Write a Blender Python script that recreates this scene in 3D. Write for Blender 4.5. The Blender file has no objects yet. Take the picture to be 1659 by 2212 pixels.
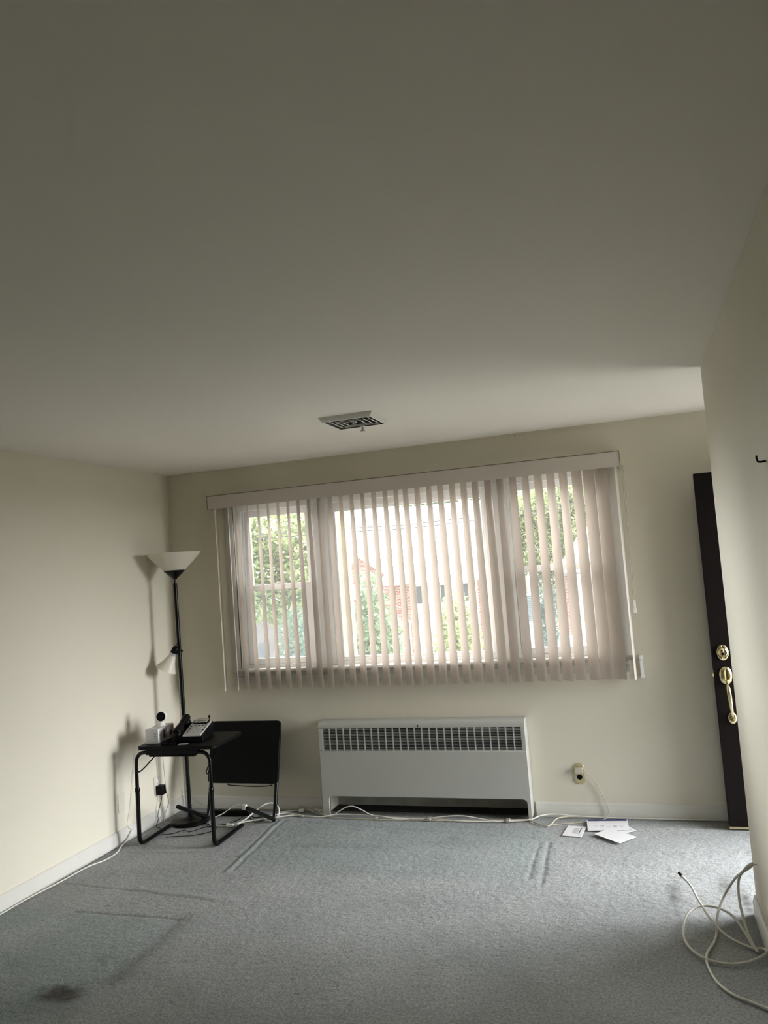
import bpy, bmesh, math, random
import numpy as np
from mathutils import Vector, Matrix

random.seed(7)
sc = bpy.context.scene
COL = sc.collection
PI = math.pi

# ------------------------------------------------------------------ camera
cam_d = bpy.data.cameras.new('camera')
cam_d.sensor_fit = 'HORIZONTAL'
cam_d.sensor_width = 36.0
cam_d.lens = 1685.35 * 36.0 / 1659.0
cam_d.clip_start = 0.05
cam_d.clip_end = 400
cam = bpy.data.objects.new('camera', cam_d)
COL.objects.link(cam)
yaw, pitch, roll, eye = 0.3050, 0.0724, -0.0742, 1.6257
fw = Vector((-math.sin(yaw) * math.cos(pitch), math.cos(yaw) * math.cos(pitch), math.sin(pitch)))
rt = Vector((math.cos(yaw), math.sin(yaw), 0))
up = rt.cross(fw)
r2 = rt * math.cos(roll) + up * math.sin(roll)
u2 = -rt * math.sin(roll) + up * math.cos(roll)
cam.matrix_world = Matrix(((r2.x, u2.x, -fw.x, 0), (r2.y, u2.y, -fw.y, 0), (r2.z, u2.z, -fw.z, eye), (0, 0, 0, 1)))
sc.camera = cam

# ------------------------------------------------------------------ light and exposure
SKY = 1.8          # plain overcast sky
BREAK = 9.5        # bright break in the cloud
GLOW = 4.0         # extra brightness of the glowing part of the sky beyond the front door
sc.view_settings.view_transform = 'Standard'
sc.view_settings.look = 'None'
sc.view_settings.gamma = 1.0
sc.view_settings.use_curve_mapping = False
sc.view_settings.exposure = 3.7
sc.cycles.diffuse_bounces = 7
sc.cycles.max_bounces = 14
sc.cycles.transparent_max_bounces = 24
sc.cycles.caustics_reflective = False
sc.cycles.caustics_refractive = False
sc.cycles.sample_clamp_indirect = 8.0
sc.cycles.use_denoising = True

world = bpy.data.worlds.new('overcast_sky')
sc.world = world
world.use_nodes = True
wt = world.node_tree
wt.nodes.clear()
wo = wt.nodes.new('ShaderNodeOutputWorld')
wb = wt.nodes.new('ShaderNodeBackground')
wc = wt.nodes.new('ShaderNodeTexCoord')
wsep = wt.nodes.new('ShaderNodeSeparateXYZ')
wr = wt.nodes.new('ShaderNodeValToRGB')          # overcast: brighter overhead, pale grey at the horizon
wr.color_ramp.elements[0].position = 0.0
wr.color_ramp.elements[0].color = (0.68, 0.69, 0.69, 1)
wr.color_ramp.elements[1].position = 0.9
wr.color_ramp.elements[1].color = (1.0, 1.01, 1.03, 1)
wdot = wt.nodes.new('ShaderNodeVectorMath')       # the part of the sky where the sun stands behind thin cloud
wdot.operation = 'DOT_PRODUCT'
wdot.inputs[1].default_value = Vector((1.0, 0.03, 0.18)).normalized()
wmax = wt.nodes.new('ShaderNodeMath')
wmax.operation = 'MAXIMUM'
wmax.inputs[1].default_value = 0.0
wpow = wt.nodes.new('ShaderNodeMath')
wpow.operation = 'POWER'
wpow.inputs[1].default_value = 14.0
wmul = wt.nodes.new('ShaderNodeMath')
wmul.operation = 'MULTIPLY_ADD'
wmul.inputs[1].default_value = GLOW
wdot2 = wt.nodes.new('ShaderNodeVectorMath')      # a second bright break in the cloud, beyond the window to the left
wdot2.operation = 'DOT_PRODUCT'
wdot2.inputs[1].default_value = Vector((-0.72, 0.66, 0.06)).normalized()
wmax2 = wt.nodes.new('ShaderNodeMath')
wmax2.operation = 'MAXIMUM'
wmax2.inputs[1].default_value = 0.0
wpow2 = wt.nodes.new('ShaderNodeMath')
wpow2.operation = 'POWER'
wpow2.inputs[1].default_value = 14.0
wadd = wt.nodes.new('ShaderNodeMath')
wadd.operation = 'MULTIPLY_ADD'
wadd.inputs[1].default_value = BREAK
wt.links.new(wc.outputs['Generated'], wdot2.inputs[0])
wt.links.new(wdot2.outputs['Value'], wmax2.inputs[0])
wt.links.new(wmax2.outputs[0], wpow2.inputs[0])
wt.links.new(wpow2.outputs[0], wadd.inputs[0])
wt.links.new(wmul.outputs[0], wadd.inputs[2])
wt.links.new(wc.outputs['Generated'], wsep.inputs[0])
wt.links.new(wc.outputs['Generated'], wdot.inputs[0])
wt.links.new(wsep.outputs['Z'], wr.inputs[0])
wt.links.new(wdot.outputs['Value'], wmax.inputs[0])
wback = wt.nodes.new('ShaderNodeMapRange')        # unseen sky behind the house, dimmed to keep the facades outside darker
wback.interpolation_type = 'SMOOTHSTEP'
wback.inputs['From Min'].default_value = -0.45
wback.inputs['From Max'].default_value = 0.45
wback.inputs['To Min'].default_value = 0.22 * SKY
wback.inputs['To Max'].default_value = SKY
wt.links.new(wsep.outputs['Y'], wback.inputs['Value'])
wt.links.new(wback.outputs[0], wmul.inputs[2])
wt.links.new(wmax.outputs[0], wpow.inputs[0])
wt.links.new(wpow.outputs[0], wmul.inputs[0])
wt.links.new(wr.outputs[0], wb.inputs['Color'])
wt.links.new(wadd.outputs[0], wb.inputs['Strength'])
wt.links.new(wb.outputs[0], wo.inputs['Surface'])


def portal(name, loc, sx, sy, rot):
    d = bpy.data.lights.new(name, 'AREA')
    d.shape = 'RECTANGLE'
    d.size, d.size_y = sx, sy
    d.cycles.is_portal = True
    o = bpy.data.objects.new(name, d)
    o.location = loc
    o.rotation_euler = rot
    COL.objects.link(o)


portal('window_sky_portal', (-1.44, 5.30, 1.58), 2.7, 1.3, (-PI / 2, 0, 0))
portal('doorway_sky_portal', (1.50, 4.44, 1.03), 2.12, 0.96, (0, PI / 2, 0))

# ------------------------------------------------------------------ materials
MATS = {}


def mat(name, col, rough=0.6, metal=0.0, spec=0.5, noise=None, bump=None, trans=0.0, coat=0.0):
    """procedural principled material; noise=(scale, amount) mottles the colour, bump=(scale, strength, dist)"""
    m = bpy.data.materials.new(name)
    m.use_nodes = True
    nt = m.node_tree
    b = nt.nodes['Principled BSDF']
    b.inputs['Base Color'].default_value = (*col, 1)
    b.inputs['Roughness'].default_value = rough
    b.inputs['Metallic'].default_value = metal
    b.inputs['Specular IOR Level'].default_value = spec
    if coat:
        b.inputs['Coat Weight'].default_value = coat
    tc = nt.nodes.new('ShaderNodeTexCoord')
    if noise:
        n = nt.nodes.new('ShaderNodeTexNoise')
        n.inputs['Scale'].default_value = noise[0]
        n.inputs['Detail'].default_value = 5
        nt.links.new(tc.outputs['Object'], n.inputs['Vector'])
        r = nt.nodes.new('ShaderNodeValToRGB')
        a = noise[1]
        r.color_ramp.elements[0].position = 0.3
        r.color_ramp.elements[1].position = 0.7
        r.color_ramp.elements[0].color = (*[c * (1 - a) for c in col], 1)
        r.color_ramp.elements[1].color = (*[min(1, c * (1 + a)) for c in col], 1)
        nt.links.new(n.outputs['Fac'], r.inputs[0])
        nt.links.new(r.outputs[0], b.inputs['Base Color'])
    if bump:
        n2 = nt.nodes.new('ShaderNodeTexNoise')
        n2.inputs['Scale'].default_value = bump[0]
        n2.inputs['Detail'].default_value = 4
        nt.links.new(tc.outputs['Object'], n2.inputs['Vector'])
        bp = nt.nodes.new('ShaderNodeBump')
        bp.inputs['Strength'].default_value = bump[1]
        bp.inputs['Distance'].default_value = bump[2]
        nt.links.new(n2.outputs['Fac'], bp.inputs['Height'])
        nt.links.new(bp.outputs[0], b.inputs['Normal'])
    if trans:
        out = nt.nodes['Material Output']
        t = nt.nodes.new('ShaderNodeBsdfTranslucent')
        t.inputs['Color'].default_value = (*col, 1)
        mx = nt.nodes.new('ShaderNodeMixShader')
        mx.inputs[0].default_value = trans
        nt.links.new(b.outputs[0], mx.inputs[1])
        nt.links.new(t.outputs[0], mx.inputs[2])
        nt.links.new(mx.outputs[0], out.inputs['Surface'])
    MATS[name] = m
    return m


def brick_mat(name, c1, c2, mortar, scale, bw=0.5, rh=0.25, ms=0.02, bump=0.3):
    m = mat(name, c1, 0.85)
    nt = m.node_tree
    b = nt.nodes['Principled BSDF']
    tc = nt.nodes.new('ShaderNodeTexCoord')
    sp = nt.nodes.new('ShaderNodeSeparateXYZ')
    ad = nt.nodes.new('ShaderNodeMath')
    ad.operation = 'ADD'
    cb = nt.nodes.new('ShaderNodeCombineXYZ')
    br = nt.nodes.new('ShaderNodeTexBrick')
    br.inputs['Color1'].default_value = (*c1, 1)
    br.inputs['Color2'].default_value = (*c2, 1)
    br.inputs['Mortar'].default_value = (*mortar, 1)
    br.inputs['Scale'].default_value = scale
    br.inputs['Mortar Size'].default_value = ms
    br.inputs['Brick Width'].default_value = bw
    br.inputs['Row Height'].default_value = rh
    nt.links.new(tc.outputs['Object'], sp.inputs[0])
    nt.links.new(sp.outputs['X'], ad.inputs[0])
    nt.links.new(sp.outputs['Y'], ad.inputs[1])
    nt.links.new(ad.outputs[0], cb.inputs['X'])
    nt.links.new(sp.outputs['Z'], cb.inputs['Y'])
    nt.links.new(cb.outputs[0], br.inputs['Vector'])
    nt.links.new(br.outputs['Color'], b.inputs['Base Color'])
    bp = nt.nodes.new('ShaderNodeBump')
    bp.inputs['Strength'].default_value = bump
    bp.inputs['Distance'].default_value = 0.01
    nt.links.new(br.outputs['Fac'], bp.inputs['Height'])
    bp.invert = True
    nt.links.new(bp.outputs[0], b.inputs['Normal'])
    return m


def glass_mat(name, tint=(0.89, 0.89, 0.88), haze=0.008):
    """thin clear pane: mostly straight transmission, a mirror-like skin and a little dust"""
    m = bpy.data.materials.new(name)
    m.use_nodes = True
    nt = m.node_tree
    nt.nodes.clear()
    out = nt.nodes.new('ShaderNodeOutputMaterial')
    t = nt.nodes.new('ShaderNodeBsdfTransparent')
    t.inputs[0].default_value = (*tint, 1)
    g = nt.nodes.new('ShaderNodeBsdfGlossy')
    g.inputs['Roughness'].default_value = 0.02
    lw = nt.nodes.new('ShaderNodeFresnel')
    lw.inputs['IOR'].default_value = 1.35
    m1 = nt.nodes.new('ShaderNodeMixShader')
    nt.links.new(lw.outputs[0], m1.inputs[0])
    nt.links.new(t.outputs[0], m1.inputs[1])
    nt.links.new(g.outputs[0], m1.inputs[2])
    d = nt.nodes.new('ShaderNodeBsdfTranslucent')
    d.inputs[0].default_value = (0.9, 0.93, 0.95, 1)
    m2 = nt.nodes.new('ShaderNodeMixShader')
    m2.inputs[0].default_value = haze
    nt.links.new(m1.outputs[0], m2.inputs[1])
    nt.links.new(d.outputs[0], m2.inputs[2])
    nt.links.new(m2.outputs[0], out.inputs['Surface'])
    MATS[name] = m
    return m


def leaf_mat(name, c1, c2, trans=0.35):
    m = mat(name, c1, 0.6, noise=None, trans=trans)
    nt = m.node_tree
    b = nt.nodes['Principled BSDF']
    n = nt.nodes.new('ShaderNodeTexNoise')
    n.inputs['Scale'].default_value = 3.0
    n.inputs['Detail'].default_value = 6
    tc = nt.nodes.new('ShaderNodeTexCoord')
    nt.links.new(tc.outputs['Object'], n.inputs['Vector'])
    r = nt.nodes.new('ShaderNodeValToRGB')
    r.color_ramp.elements[0].position = 0.35
    r.color_ramp.elements[1].position = 0.65
    r.color_ramp.elements[0].color = (*c1, 1)
    r.color_ramp.elements[1].color = (*c2, 1)
    nt.links.new(n.outputs['Fac'], r.inputs[0])
    nt.links.new(r.outputs[0], b.inputs['Base Color'])
    for nd in nt.nodes:
        if nd.type == 'BSDF_TRANSLUCENT':
            nt.links.new(r.outputs[0], nd.inputs['Color'])
    return m


M_wall = mat('cream_wall_paint', (0.68, 0.645, 0.55), 0.75, spec=0.25, noise=(1.3, 0.02), bump=(160, 0.08, 0.002))
M_ceil = mat('white_ceiling_paint', (0.84, 0.81, 0.755), 0.85, spec=0.2, noise=(0.9, 0.015), bump=(120, 0.08, 0.002))
M_trim = mat('white_gloss_trim', (0.62, 0.615, 0.58), 0.4, noise=(6, 0.03))
M_vinyl = mat('white_vinyl_frame', (0.82, 0.83, 0.84), 0.4, noise=(8, 0.02))
M_slat = mat('beige_blind_vane', (0.66, 0.595, 0.54), 0.55, spec=0.3, noise=(4, 0.015), trans=0.13)
M_val = mat('beige_valance', (0.60, 0.545, 0.50), 0.5, spec=0.3, noise=(4, 0.015))
M_heat = mat('white_enamel_cabinet', (0.42, 0.42, 0.395), 0.45, noise=(3, 0.03))
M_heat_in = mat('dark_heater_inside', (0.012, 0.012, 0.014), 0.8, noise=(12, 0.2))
M_heat_back = mat('grey_heater_back', (0.50, 0.50, 0.45), 0.7, noise=(9, 0.15))
M_black = mat('black_plastic', (0.0035, 0.0035, 0.004), 0.45, spec=0.12, noise=(20, 0.15))
M_blackm = mat('black_enamel_steel', (0.003, 0.003, 0.0035), 0.3, spec=0.2, noise=(20, 0.1))
M_tray = mat('black_tray_top', (0.004, 0.004, 0.0045), 0.5, spec=0.12, bump=(300, 0.15, 0.001))
M_opal = mat('opal_white_shade', (0.84, 0.80, 0.72), 0.35, noise=(5, 0.015), trans=0.3)
M_brass = mat('polished_brass', (0.86, 0.74, 0.44), 0.14, metal=1.0, noise=(9, 0.04))
M_brassd = mat('dark_brass', (0.30, 0.22, 0.10), 0.3, metal=1.0, noise=(9, 0.05))
M_jack = mat('beige_jack', (0.50, 0.47, 0.38), 0.5, noise=(20, 0.05))
M_clip = mat('grey_beige_clip', (0.30, 0.285, 0.24), 0.6, noise=(20, 0.08))
M_edge = mat('valance_gap_shade', (0.16, 0.13, 0.10), 0.6, noise=(20, 0.08))
M_white = mat('white_plastic', (0.80, 0.80, 0.78), 0.4, noise=(15, 0.02))
M_cable = mat('white_cable_sheath', (0.62, 0.605, 0.55), 0.45, noise=(30, 0.06))
M_ivory = mat('aged_ivory_cable', (0.46, 0.42, 0.33), 0.5, noise=(30, 0.08))
M_silver = mat('silver_plastic', (0.55, 0.55, 0.55), 0.35, metal=0.4, noise=(25, 0.03))
M_lcd = mat('grey_lcd', (0.22, 0.24, 0.22), 0.2, noise=(30, 0.05))
M_paper = mat('white_paper', (0.66, 0.66, 0.69), 0.7, noise=(10, 0.02))
M_grey_ink = mat('grey_ink', (0.36, 0.36, 0.40), 0.7, noise=(60, 0.2))
M_dark_ink = mat('dark_ink', (0.06, 0.06, 0.07), 0.7, noise=(60, 0.2))
M_pink_ink = mat('pink_ink', (0.55, 0.25, 0.32), 0.7, noise=(60, 0.2))
M_navy = mat('navy_envelope_flap', (0.02, 0.028, 0.12), 0.6, noise=(30, 0.1))
M_plate = mat('painted_wall_plate', (0.68, 0.645, 0.555), 0.5, noise=(10, 0.02))
M_gold = mat('antique_gold_plate', (0.62, 0.55, 0.33), 0.35, metal=0.6, noise=(10, 0.08))
M_vent = mat('white_vent_metal', (0.72, 0.71, 0.67), 0.45, noise=(10, 0.03))
M_louver = mat('shadow_grey_louver', (0.06, 0.06, 0.06), 0.6, noise=(10, 0.05))  # dark grey puts the shade of the unlit gaps into the blade colour
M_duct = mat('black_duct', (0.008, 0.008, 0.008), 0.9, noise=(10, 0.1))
M_glass = glass_mat('window_glass')
M_sub = mat('plain_subfloor', (0.3, 0.3, 0.3), 0.9, noise=(5, 0.1))
M_screen = None

# door: dark stained, faint vertical grain
M_door = mat('dark_stained_door', (0.007, 0.005, 0.005), 0.5, spec=0.12)
nt = M_door.node_tree
tc = nt.nodes.new('ShaderNodeTexCoord')
mp = nt.nodes.new('ShaderNodeMapping')
mp.inputs['Scale'].default_value = (38, 38, 1.6)
nz = nt.nodes.new('ShaderNodeTexNoise')
nz.inputs['Scale'].default_value = 2.0
nz.inputs['Detail'].default_value = 6
cr = nt.nodes.new('ShaderNodeValToRGB')
cr.color_ramp.elements[0].color = (0.003, 0.0022, 0.0022, 1)
cr.color_ramp.elements[1].color = (0.011, 0.0075, 0.007, 1)
nt.links.new(tc.outputs['Object'], mp.inputs[0])
nt.links.new(mp.outputs[0], nz.inputs['Vector'])
nt.links.new(nz.outputs['Fac'], cr.inputs[0])
nt.links.new(cr.outputs[0], nt.nodes['Principled BSDF'].inputs['Base Color'])

# insect screen: fine grey mesh that lets most light through
M_screen = bpy.data.materials.new('insect_screen')
M_screen.use_nodes = True
nt = M_screen.node_tree
nt.nodes.clear()
out = nt.nodes.new('ShaderNodeOutputMaterial')
tr = nt.nodes.new('ShaderNodeBsdfTransparent')
df = nt.nodes.new('ShaderNodeBsdfTranslucent')
df.inputs[0].default_value = (0.06, 0.07, 0.075, 1)
df2 = nt.nodes.new('ShaderNodeBsdfDiffuse')
df2.inputs[0].default_value = (0.20, 0.23, 0.26, 1)
ms = nt.nodes.new('ShaderNodeMixShader')
ms.inputs[0].default_value = 0.5
mx = nt.nodes.new('ShaderNodeMixShader')
mx.inputs[0].default_value = 0.30
nt.links.new(df.outputs[0], ms.inputs[1])
nt.links.new(df2.outputs[0], ms.inputs[2])
nt.links.new(tr.outputs[0], mx.inputs[1])
nt.links.new(ms.outputs[0], mx.inputs[2])
nt.links.new(mx.outputs[0], out.inputs['Surface'])

# carpet: blue-grey cut pile, mottled, greener where furniture kept it clean, worn and stained elsewhere
M_carpet = bpy.data.materials.new('blue_grey_carpet')
M_carpet.use_nodes = True
nt = M_carpet.node_tree
b = nt.nodes['Principled BSDF']
b.inputs['Roughness'].default_value = 0.95
b.inputs['Specular IOR Level'].default_value = 0.1
b.inputs['Sheen Weight'].default_value = 0.12
b.inputs['Sheen Roughness'].default_value = 0.5
tc = nt.nodes.new('ShaderNodeTexCoord')


def tex(scale, detail=5, rough=0.6):
    n = nt.nodes.new('ShaderNodeTexNoise')
    n.inputs['Scale'].default_value = scale
    n.inputs['Detail'].default_value = detail
    n.inputs['Roughness'].default_value = rough
    nt.links.new(tc.outputs['Object'], n.inputs['Vector'])
    return n


def mixc(fac, a, bcol, mode='MIX'):
    mnode = nt.nodes.new('ShaderNodeMix')
    mnode.data_type = 'RGBA'
    mnode.blend_type = mode
    for sock, v in ((mnode.inputs[0], fac), (mnode.inputs[6], a), (mnode.inputs[7], bcol)):
        if hasattr(v, 'links') or hasattr(v, 'is_linked'):
            nt.links.new(v, sock)
        elif isinstance(v, tuple):
            sock.default_value = (*v, 1)
        else:
            sock.default_value = v
    return mnode.outputs[2]


def ramp(src, p0, c0, p1, c1):
    r = nt.nodes.new('ShaderNodeValToRGB')
    r.color_ramp.elements[0].position = p0
    r.color_ramp.elements[1].position = p1
    r.color_ramp.elements[0].color = (*c0, 1)
    r.color_ramp.elements[1].color = (*c1, 1)
    nt.links.new(src, r.inputs[0])
    return r.outputs[0]


atr = nt.nodes.new('ShaderNodeAttribute')
atr.attribute_name = 'wear'
sepc = nt.nodes.new('ShaderNodeSeparateColor')
nt.links.new(atr.outputs['Color'], sepc.inputs[0])
base = ramp(tex(2.2, 6).outputs['Fac'], 0.35, (0.275, 0.292, 0.295), 0.68, (0.330, 0.345, 0.346))
base = mixc(sepc.outputs[1], base, (0.240, 0.300, 0.296))            # clean, greener footprints
speck = ramp(tex(95, 3, 0.7).outputs['Fac'], 0.34, (0.68, 0.68, 0.68), 0.66, (1.28, 1.28, 1.28))
base = mixc(1.0, base, speck, 'MULTIPLY')
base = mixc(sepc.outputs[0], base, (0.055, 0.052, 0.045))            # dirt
nt.links.new(base, b.inputs['Base Color'])
bmp = nt.nodes.new('ShaderNodeBump')
bmp.inputs['Strength'].default_value = 0.7
bmp.inputs['Distance'].default_value = 0.006
nt.links.new(tex(110, 4, 0.8).outputs['Fac'], bmp.inputs['Height'])
nt.links.new(bmp.outputs[0], b.inputs['Normal'])

M_brick = brick_mat('red_brick', (0.22, 0.055, 0.04), (0.28, 0.09, 0.06), (0.42, 0.38, 0.35), 4.6, 0.5, 0.19, 0.035)
M_shing = brick_mat('pale_grey_shingles', (0.26, 0.27, 0.285), (0.33, 0.335, 0.345), (0.14, 0.145, 0.155), 3.0, 0.5, 0.30, 0.03)
M_siding = mat('white_siding', (0.86, 0.86, 0.86), 0.6, noise=(2, 0.02))
M_grey_wall = mat('pinkish_grey_stucco', (0.24, 0.215, 0.215), 0.8, noise=(3, 0.06))
M_hglass = mat('house_window_glass', (0.10, 0.115, 0.13), 0.15, noise=(2, 0.1))
M_bark = mat('bark', (0.16, 0.12, 0.09), 0.9, noise=(6, 0.3))
M_leafA = leaf_mat('bright_leaves', (0.11, 0.15, 0.05), (0.25, 0.30, 0.13))
M_leafB = leaf_mat('dark_leaves', (0.05, 0.09, 0.06), (0.11, 0.17, 0.11))
M_leafC = leaf_mat('soft_green_leaves', (0.09, 0.14, 0.08), (0.18, 0.25, 0.15))
M_leafY = leaf_mat('yellow_green_leaves', (0.13, 0.17, 0.06), (0.30, 0.33, 0.15))
M_flower = mat('red_flowers', (0.55, 0.08, 0.06), 0.7, noise=(20, 0.3))
M_grass = mat('dry_verge', (0.12, 0.13, 0.09), 0.9, noise=(3, 0.3))
M_conc = mat('pale_concrete', (0.62, 0.61, 0.58), 0.85, noise=(2, 0.06))
M_yellow = mat('pale_yellow', (0.30, 0.26, 0.10), 0.5, noise=(9, 0.05))
M_wire = mat('wire_black', (0.03, 0.03, 0.03), 0.6, noise=(9, 0.1))
M_ac = mat('grey_air_conditioner', (0.30, 0.33, 0.38), 0.5, noise=(9, 0.05))


# ------------------------------------------------------------------ mesh helpers
class MB:
    """collects shapes and links them as one mesh object"""

    def __init__(self):
        self.v, self.f, self.mi = [], [], []
        self.cur = 0

    def add(self, vs, fs):
        o = len(self.v)
        self.v += [tuple(p) for p in vs]
        for q in fs:
            self.f.append(tuple(i + o for i in q))
            self.mi.append(self.cur)
        return self

    def m(self, i):
        self.cur = i
        return self

    def box(self, x0, x1, y0, y1, z0, z1):
        vs = [(x, y, z) for x in (x0, x1) for y in (y0, y1) for z in (z0, z1)]
        return self.add(vs, [(0, 1, 3, 2), (4, 6, 7, 5), (0, 4, 5, 1), (2, 3, 7, 6), (0, 2, 6, 4), (1, 5, 7, 3)])

    def quad(self, a, b_, c, d):
        return self.add([a, b_, c, d], [(0, 1, 2, 3)])

    def prism(self, poly, axis, d0, d1):
        """closed polygon (2D) pushed along an axis; axis 'x': poly=(y,z), 'y': (x,z), 'z': (x,y)"""
        def mk(p, d):
            return {'x': (d, p[0], p[1]), 'y': (p[0], d, p[1]), 'z': (p[0], p[1], d)}[axis]
        n = len(poly)
        vs = [mk(p, d0) for p in poly] + [mk(p, d1) for p in poly]
        fs = [tuple(range(n)), tuple(range(2 * n - 1, n - 1, -1))]
        fs += [(i, n + i, n + (i + 1) % n, (i + 1) % n) for i in range(n)]
        return self.add(vs, fs)

    def lathe(self, prof, c=(0, 0, 0), n=32, axis=(0, 0, 1), sx=1.0, sy=1.0, cap=True):
        """profile of (radius, height) spun about an axis through c"""
        ax = Vector(axis).normalized()
        q = Vector((0, 0, 1)).rotation_difference(ax)
        vs, fs = [], []
        for r, h in prof:
            for k in range(n):
                a = 2 * PI * k / n
                p = q @ Vector((r * math.cos(a) * sx, r * math.sin(a) * sy, h))
                vs.append((p.x + c[0], p.y + c[1], p.z + c[2]))
        for i in range(len(prof) - 1):
            for k in range(n):
                k2 = (k + 1) % n
                fs.append((i * n + k, i * n + k2, (i + 1) * n + k2, (i + 1) * n + k))
        if cap and prof[0][0] > 1e-6:
            fs.append(tuple(range(n - 1, -1, -1)))
        if cap and prof[-1][0] > 1e-6:
            fs.append(tuple((len(prof) - 1) * n + k for k in range(n)))
        return self.add(vs, fs)

    def tube(self, pts, r, n=8, smooth=8, closed=False):
        """round tube along a smooth path; r may be a number or a list per control point"""
        P = [Vector(p) for p in pts]
        rs = r if isinstance(r, (list, tuple)) else [r] * len(P)
        path, rad = [], []
        if smooth > 1 and len(P) > 2:
            for i in range(len(P) - 1):
                p0, p1, p2 = P[max(i - 1, 0)], P[i], P[i + 1]
                p3 = P[min(i + 2, len(P) - 1)]
                for s in range(smooth):
                    t = s / smooth
                    path.append(0.5 * ((2 * p1) + (p2 - p0) * t + (2 * p0 - 5 * p1 + 4 * p2 - p3) * t * t + (3 * p1 - p0 - 3 * p2 + p3) * t ** 3))
                    rad.append(rs[i] * (1 - t) + rs[i + 1] * t)
            path.append(P[-1])
            rad.append(rs[-1])
        else:
            path, rad = P, list(rs)
        T = []
        for i in range(len(path)):
            d = path[min(i + 1, len(path) - 1)] - path[max(i - 1, 0)]
            T.append(d.normalized() if d.length > 1e-9 else Vector((0, 0, 1)))
        nrm = T[0].orthogonal().normalized()
        vs, fs = [], []
        for i, p in enumerate(path):
            if i:
                nrm = (nrm - T[i] * nrm.dot(T[i]))
                nrm = nrm.normalized() if nrm.length > 1e-6 else T[i].orthogonal().normalized()
            bn = T[i].cross(nrm)
            for k in range(n):
                a = 2 * PI * k / n
                vs.append(p + (nrm * math.cos(a) + bn * math.sin(a)) * rad[i])
        m_ = len(path)
        for i in range(m_ - 1):
            for k in range(n):
                k2 = (k + 1) % n
                fs.append((i * n + k, i * n + k2, (i + 1) * n + k2, (i + 1) * n + k))
        fs.append(tuple(range(n - 1, -1, -1)))
        fs.append(tuple((m_ - 1) * n + k for k in range(n)))
        return self.add(vs, fs)

    def build(self, name, mats, parent=None, bevel=0.0, origin=(0, 0, 0), angle=38, seg=2, fix=True):
        me = bpy.data.meshes.new(name)
        ox, oy, oz = origin
        me.from_pydata([(x - ox, y - oy, z - oz) for x, y, z in self.v], [], self.f)
        for m_ in (mats if isinstance(mats, (list, tuple)) else [mats]):
            me.materials.append(m_)
        me.polygons.foreach_set('material_index', self.mi)
        if fix:
            bm = bmesh.new()
            bm.from_mesh(me)
            bmesh.ops.recalc_face_normals(bm, faces=bm.faces)
            bm.to_mesh(me)
            bm.free()
        me.polygons.foreach_set('use_smooth', [True] * len(me.polygons))
        me.set_sharp_from_angle(angle=math.radians(angle))
        me.update()
        o = bpy.data.objects.new(name, me)
        COL.objects.link(o)
        o.location = origin
        if parent:
            o.parent = parent
        if bevel:
            bv = o.modifiers.new('bevel', 'BEVEL')
            bv.width = bevel
            bv.segments = seg
            bv.limit_method = 'ANGLE'
            bv.angle_limit = math.radians(40)
        return o


def thing(name, label, cat, loc=(0, 0, 0), rotz=0.0, group=None):
    o = bpy.data.objects.new(name, None)
    o.empty_display_size = 0.05
    COL.objects.link(o)
    o.location = loc
    o.rotation_euler = (0, 0, rotz)
    o['label'] = label
    o['category'] = cat
    if group:
        o['group'] = group
    return o


def tag(o, label, cat, group=None):
    o['label'] = label
    o['category'] = cat
    if group:
        o['group'] = group
    return o


def struct(o, label=None):
    o['kind'] = 'structure'
    if label:
        o['label'] = label
    return o


def slab(mb, plane, us, vs, d0, d1, holes=()):
    """wall slab with rectangular holes. plane 'y': (u,v)=(x,z) at depth y; 'x': (y,z) at x; 'z': (x,y) at z"""
    U = sorted(set([us[0], us[1]] + [h[i] for h in holes for i in (0, 1)]))
    V = sorted(set([vs[0], vs[1]] + [h[i] for h in holes for i in (2, 3)]))

    def mk(u, v, d):
        return {'y': (u, d, v), 'x': (d, u, v), 'z': (u, v, d)}[plane]

    def solid(i, j):
        if i < 0 or j < 0 or i >= len(U) - 1 or j >= len(V) - 1:
            return False
        cu, cv = (U[i] + U[i + 1]) / 2, (V[j] + V[j + 1]) / 2
        return not any(h[0] < cu < h[1] and h[2] < cv < h[3] for h in holes)
    for i in range(len(U) - 1):
        for j in range(len(V) - 1):
            if not solid(i, j):
                continue
            u0, u1, v0, v1 = U[i], U[i + 1], V[j], V[j + 1]
            for d in (d0, d1):
                mb.quad(mk(u0, v0, d), mk(u1, v0, d), mk(u1, v1, d), mk(u0, v1, d))
            for di, dj, a, b_ in ((-1, 0, (u0, v0), (u0, v1)), (1, 0, (u1, v0), (u1, v1)), (0, -1, (u0, v0), (u1, v0)), (0, 1, (u0, v1), (u1, v1))):
                if not solid(i + di, j + dj):
                    mb.quad(mk(*a, d0), mk(*b_, d0), mk(*b_, d1), mk(*a, d1))
    return mb


def weld(o):
    bm = bmesh.new()
    bm.from_mesh(o.data)
    bmesh.ops.remove_doubles(bm, verts=bm.verts, dist=1e-5)
    bmesh.ops.recalc_face_normals(bm, faces=bm.faces)
    bm.to_mesh(o.data)
    bm.free()
    o.data.polygons.foreach_set('use_smooth', [False] * len(o.data.polygons))
    o.data.update()
    return o


# ------------------------------------------------------------------ room shell
XL, XP, XP2, XE = -3.288, 0.367, 0.487, 1.285     # left wall, partition faces, entry wall
YW, YP, YB = 5.081, 3.817, -1.6                   # window wall, partition end, wall behind the camera
H = 2.44
T = 0.2

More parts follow.
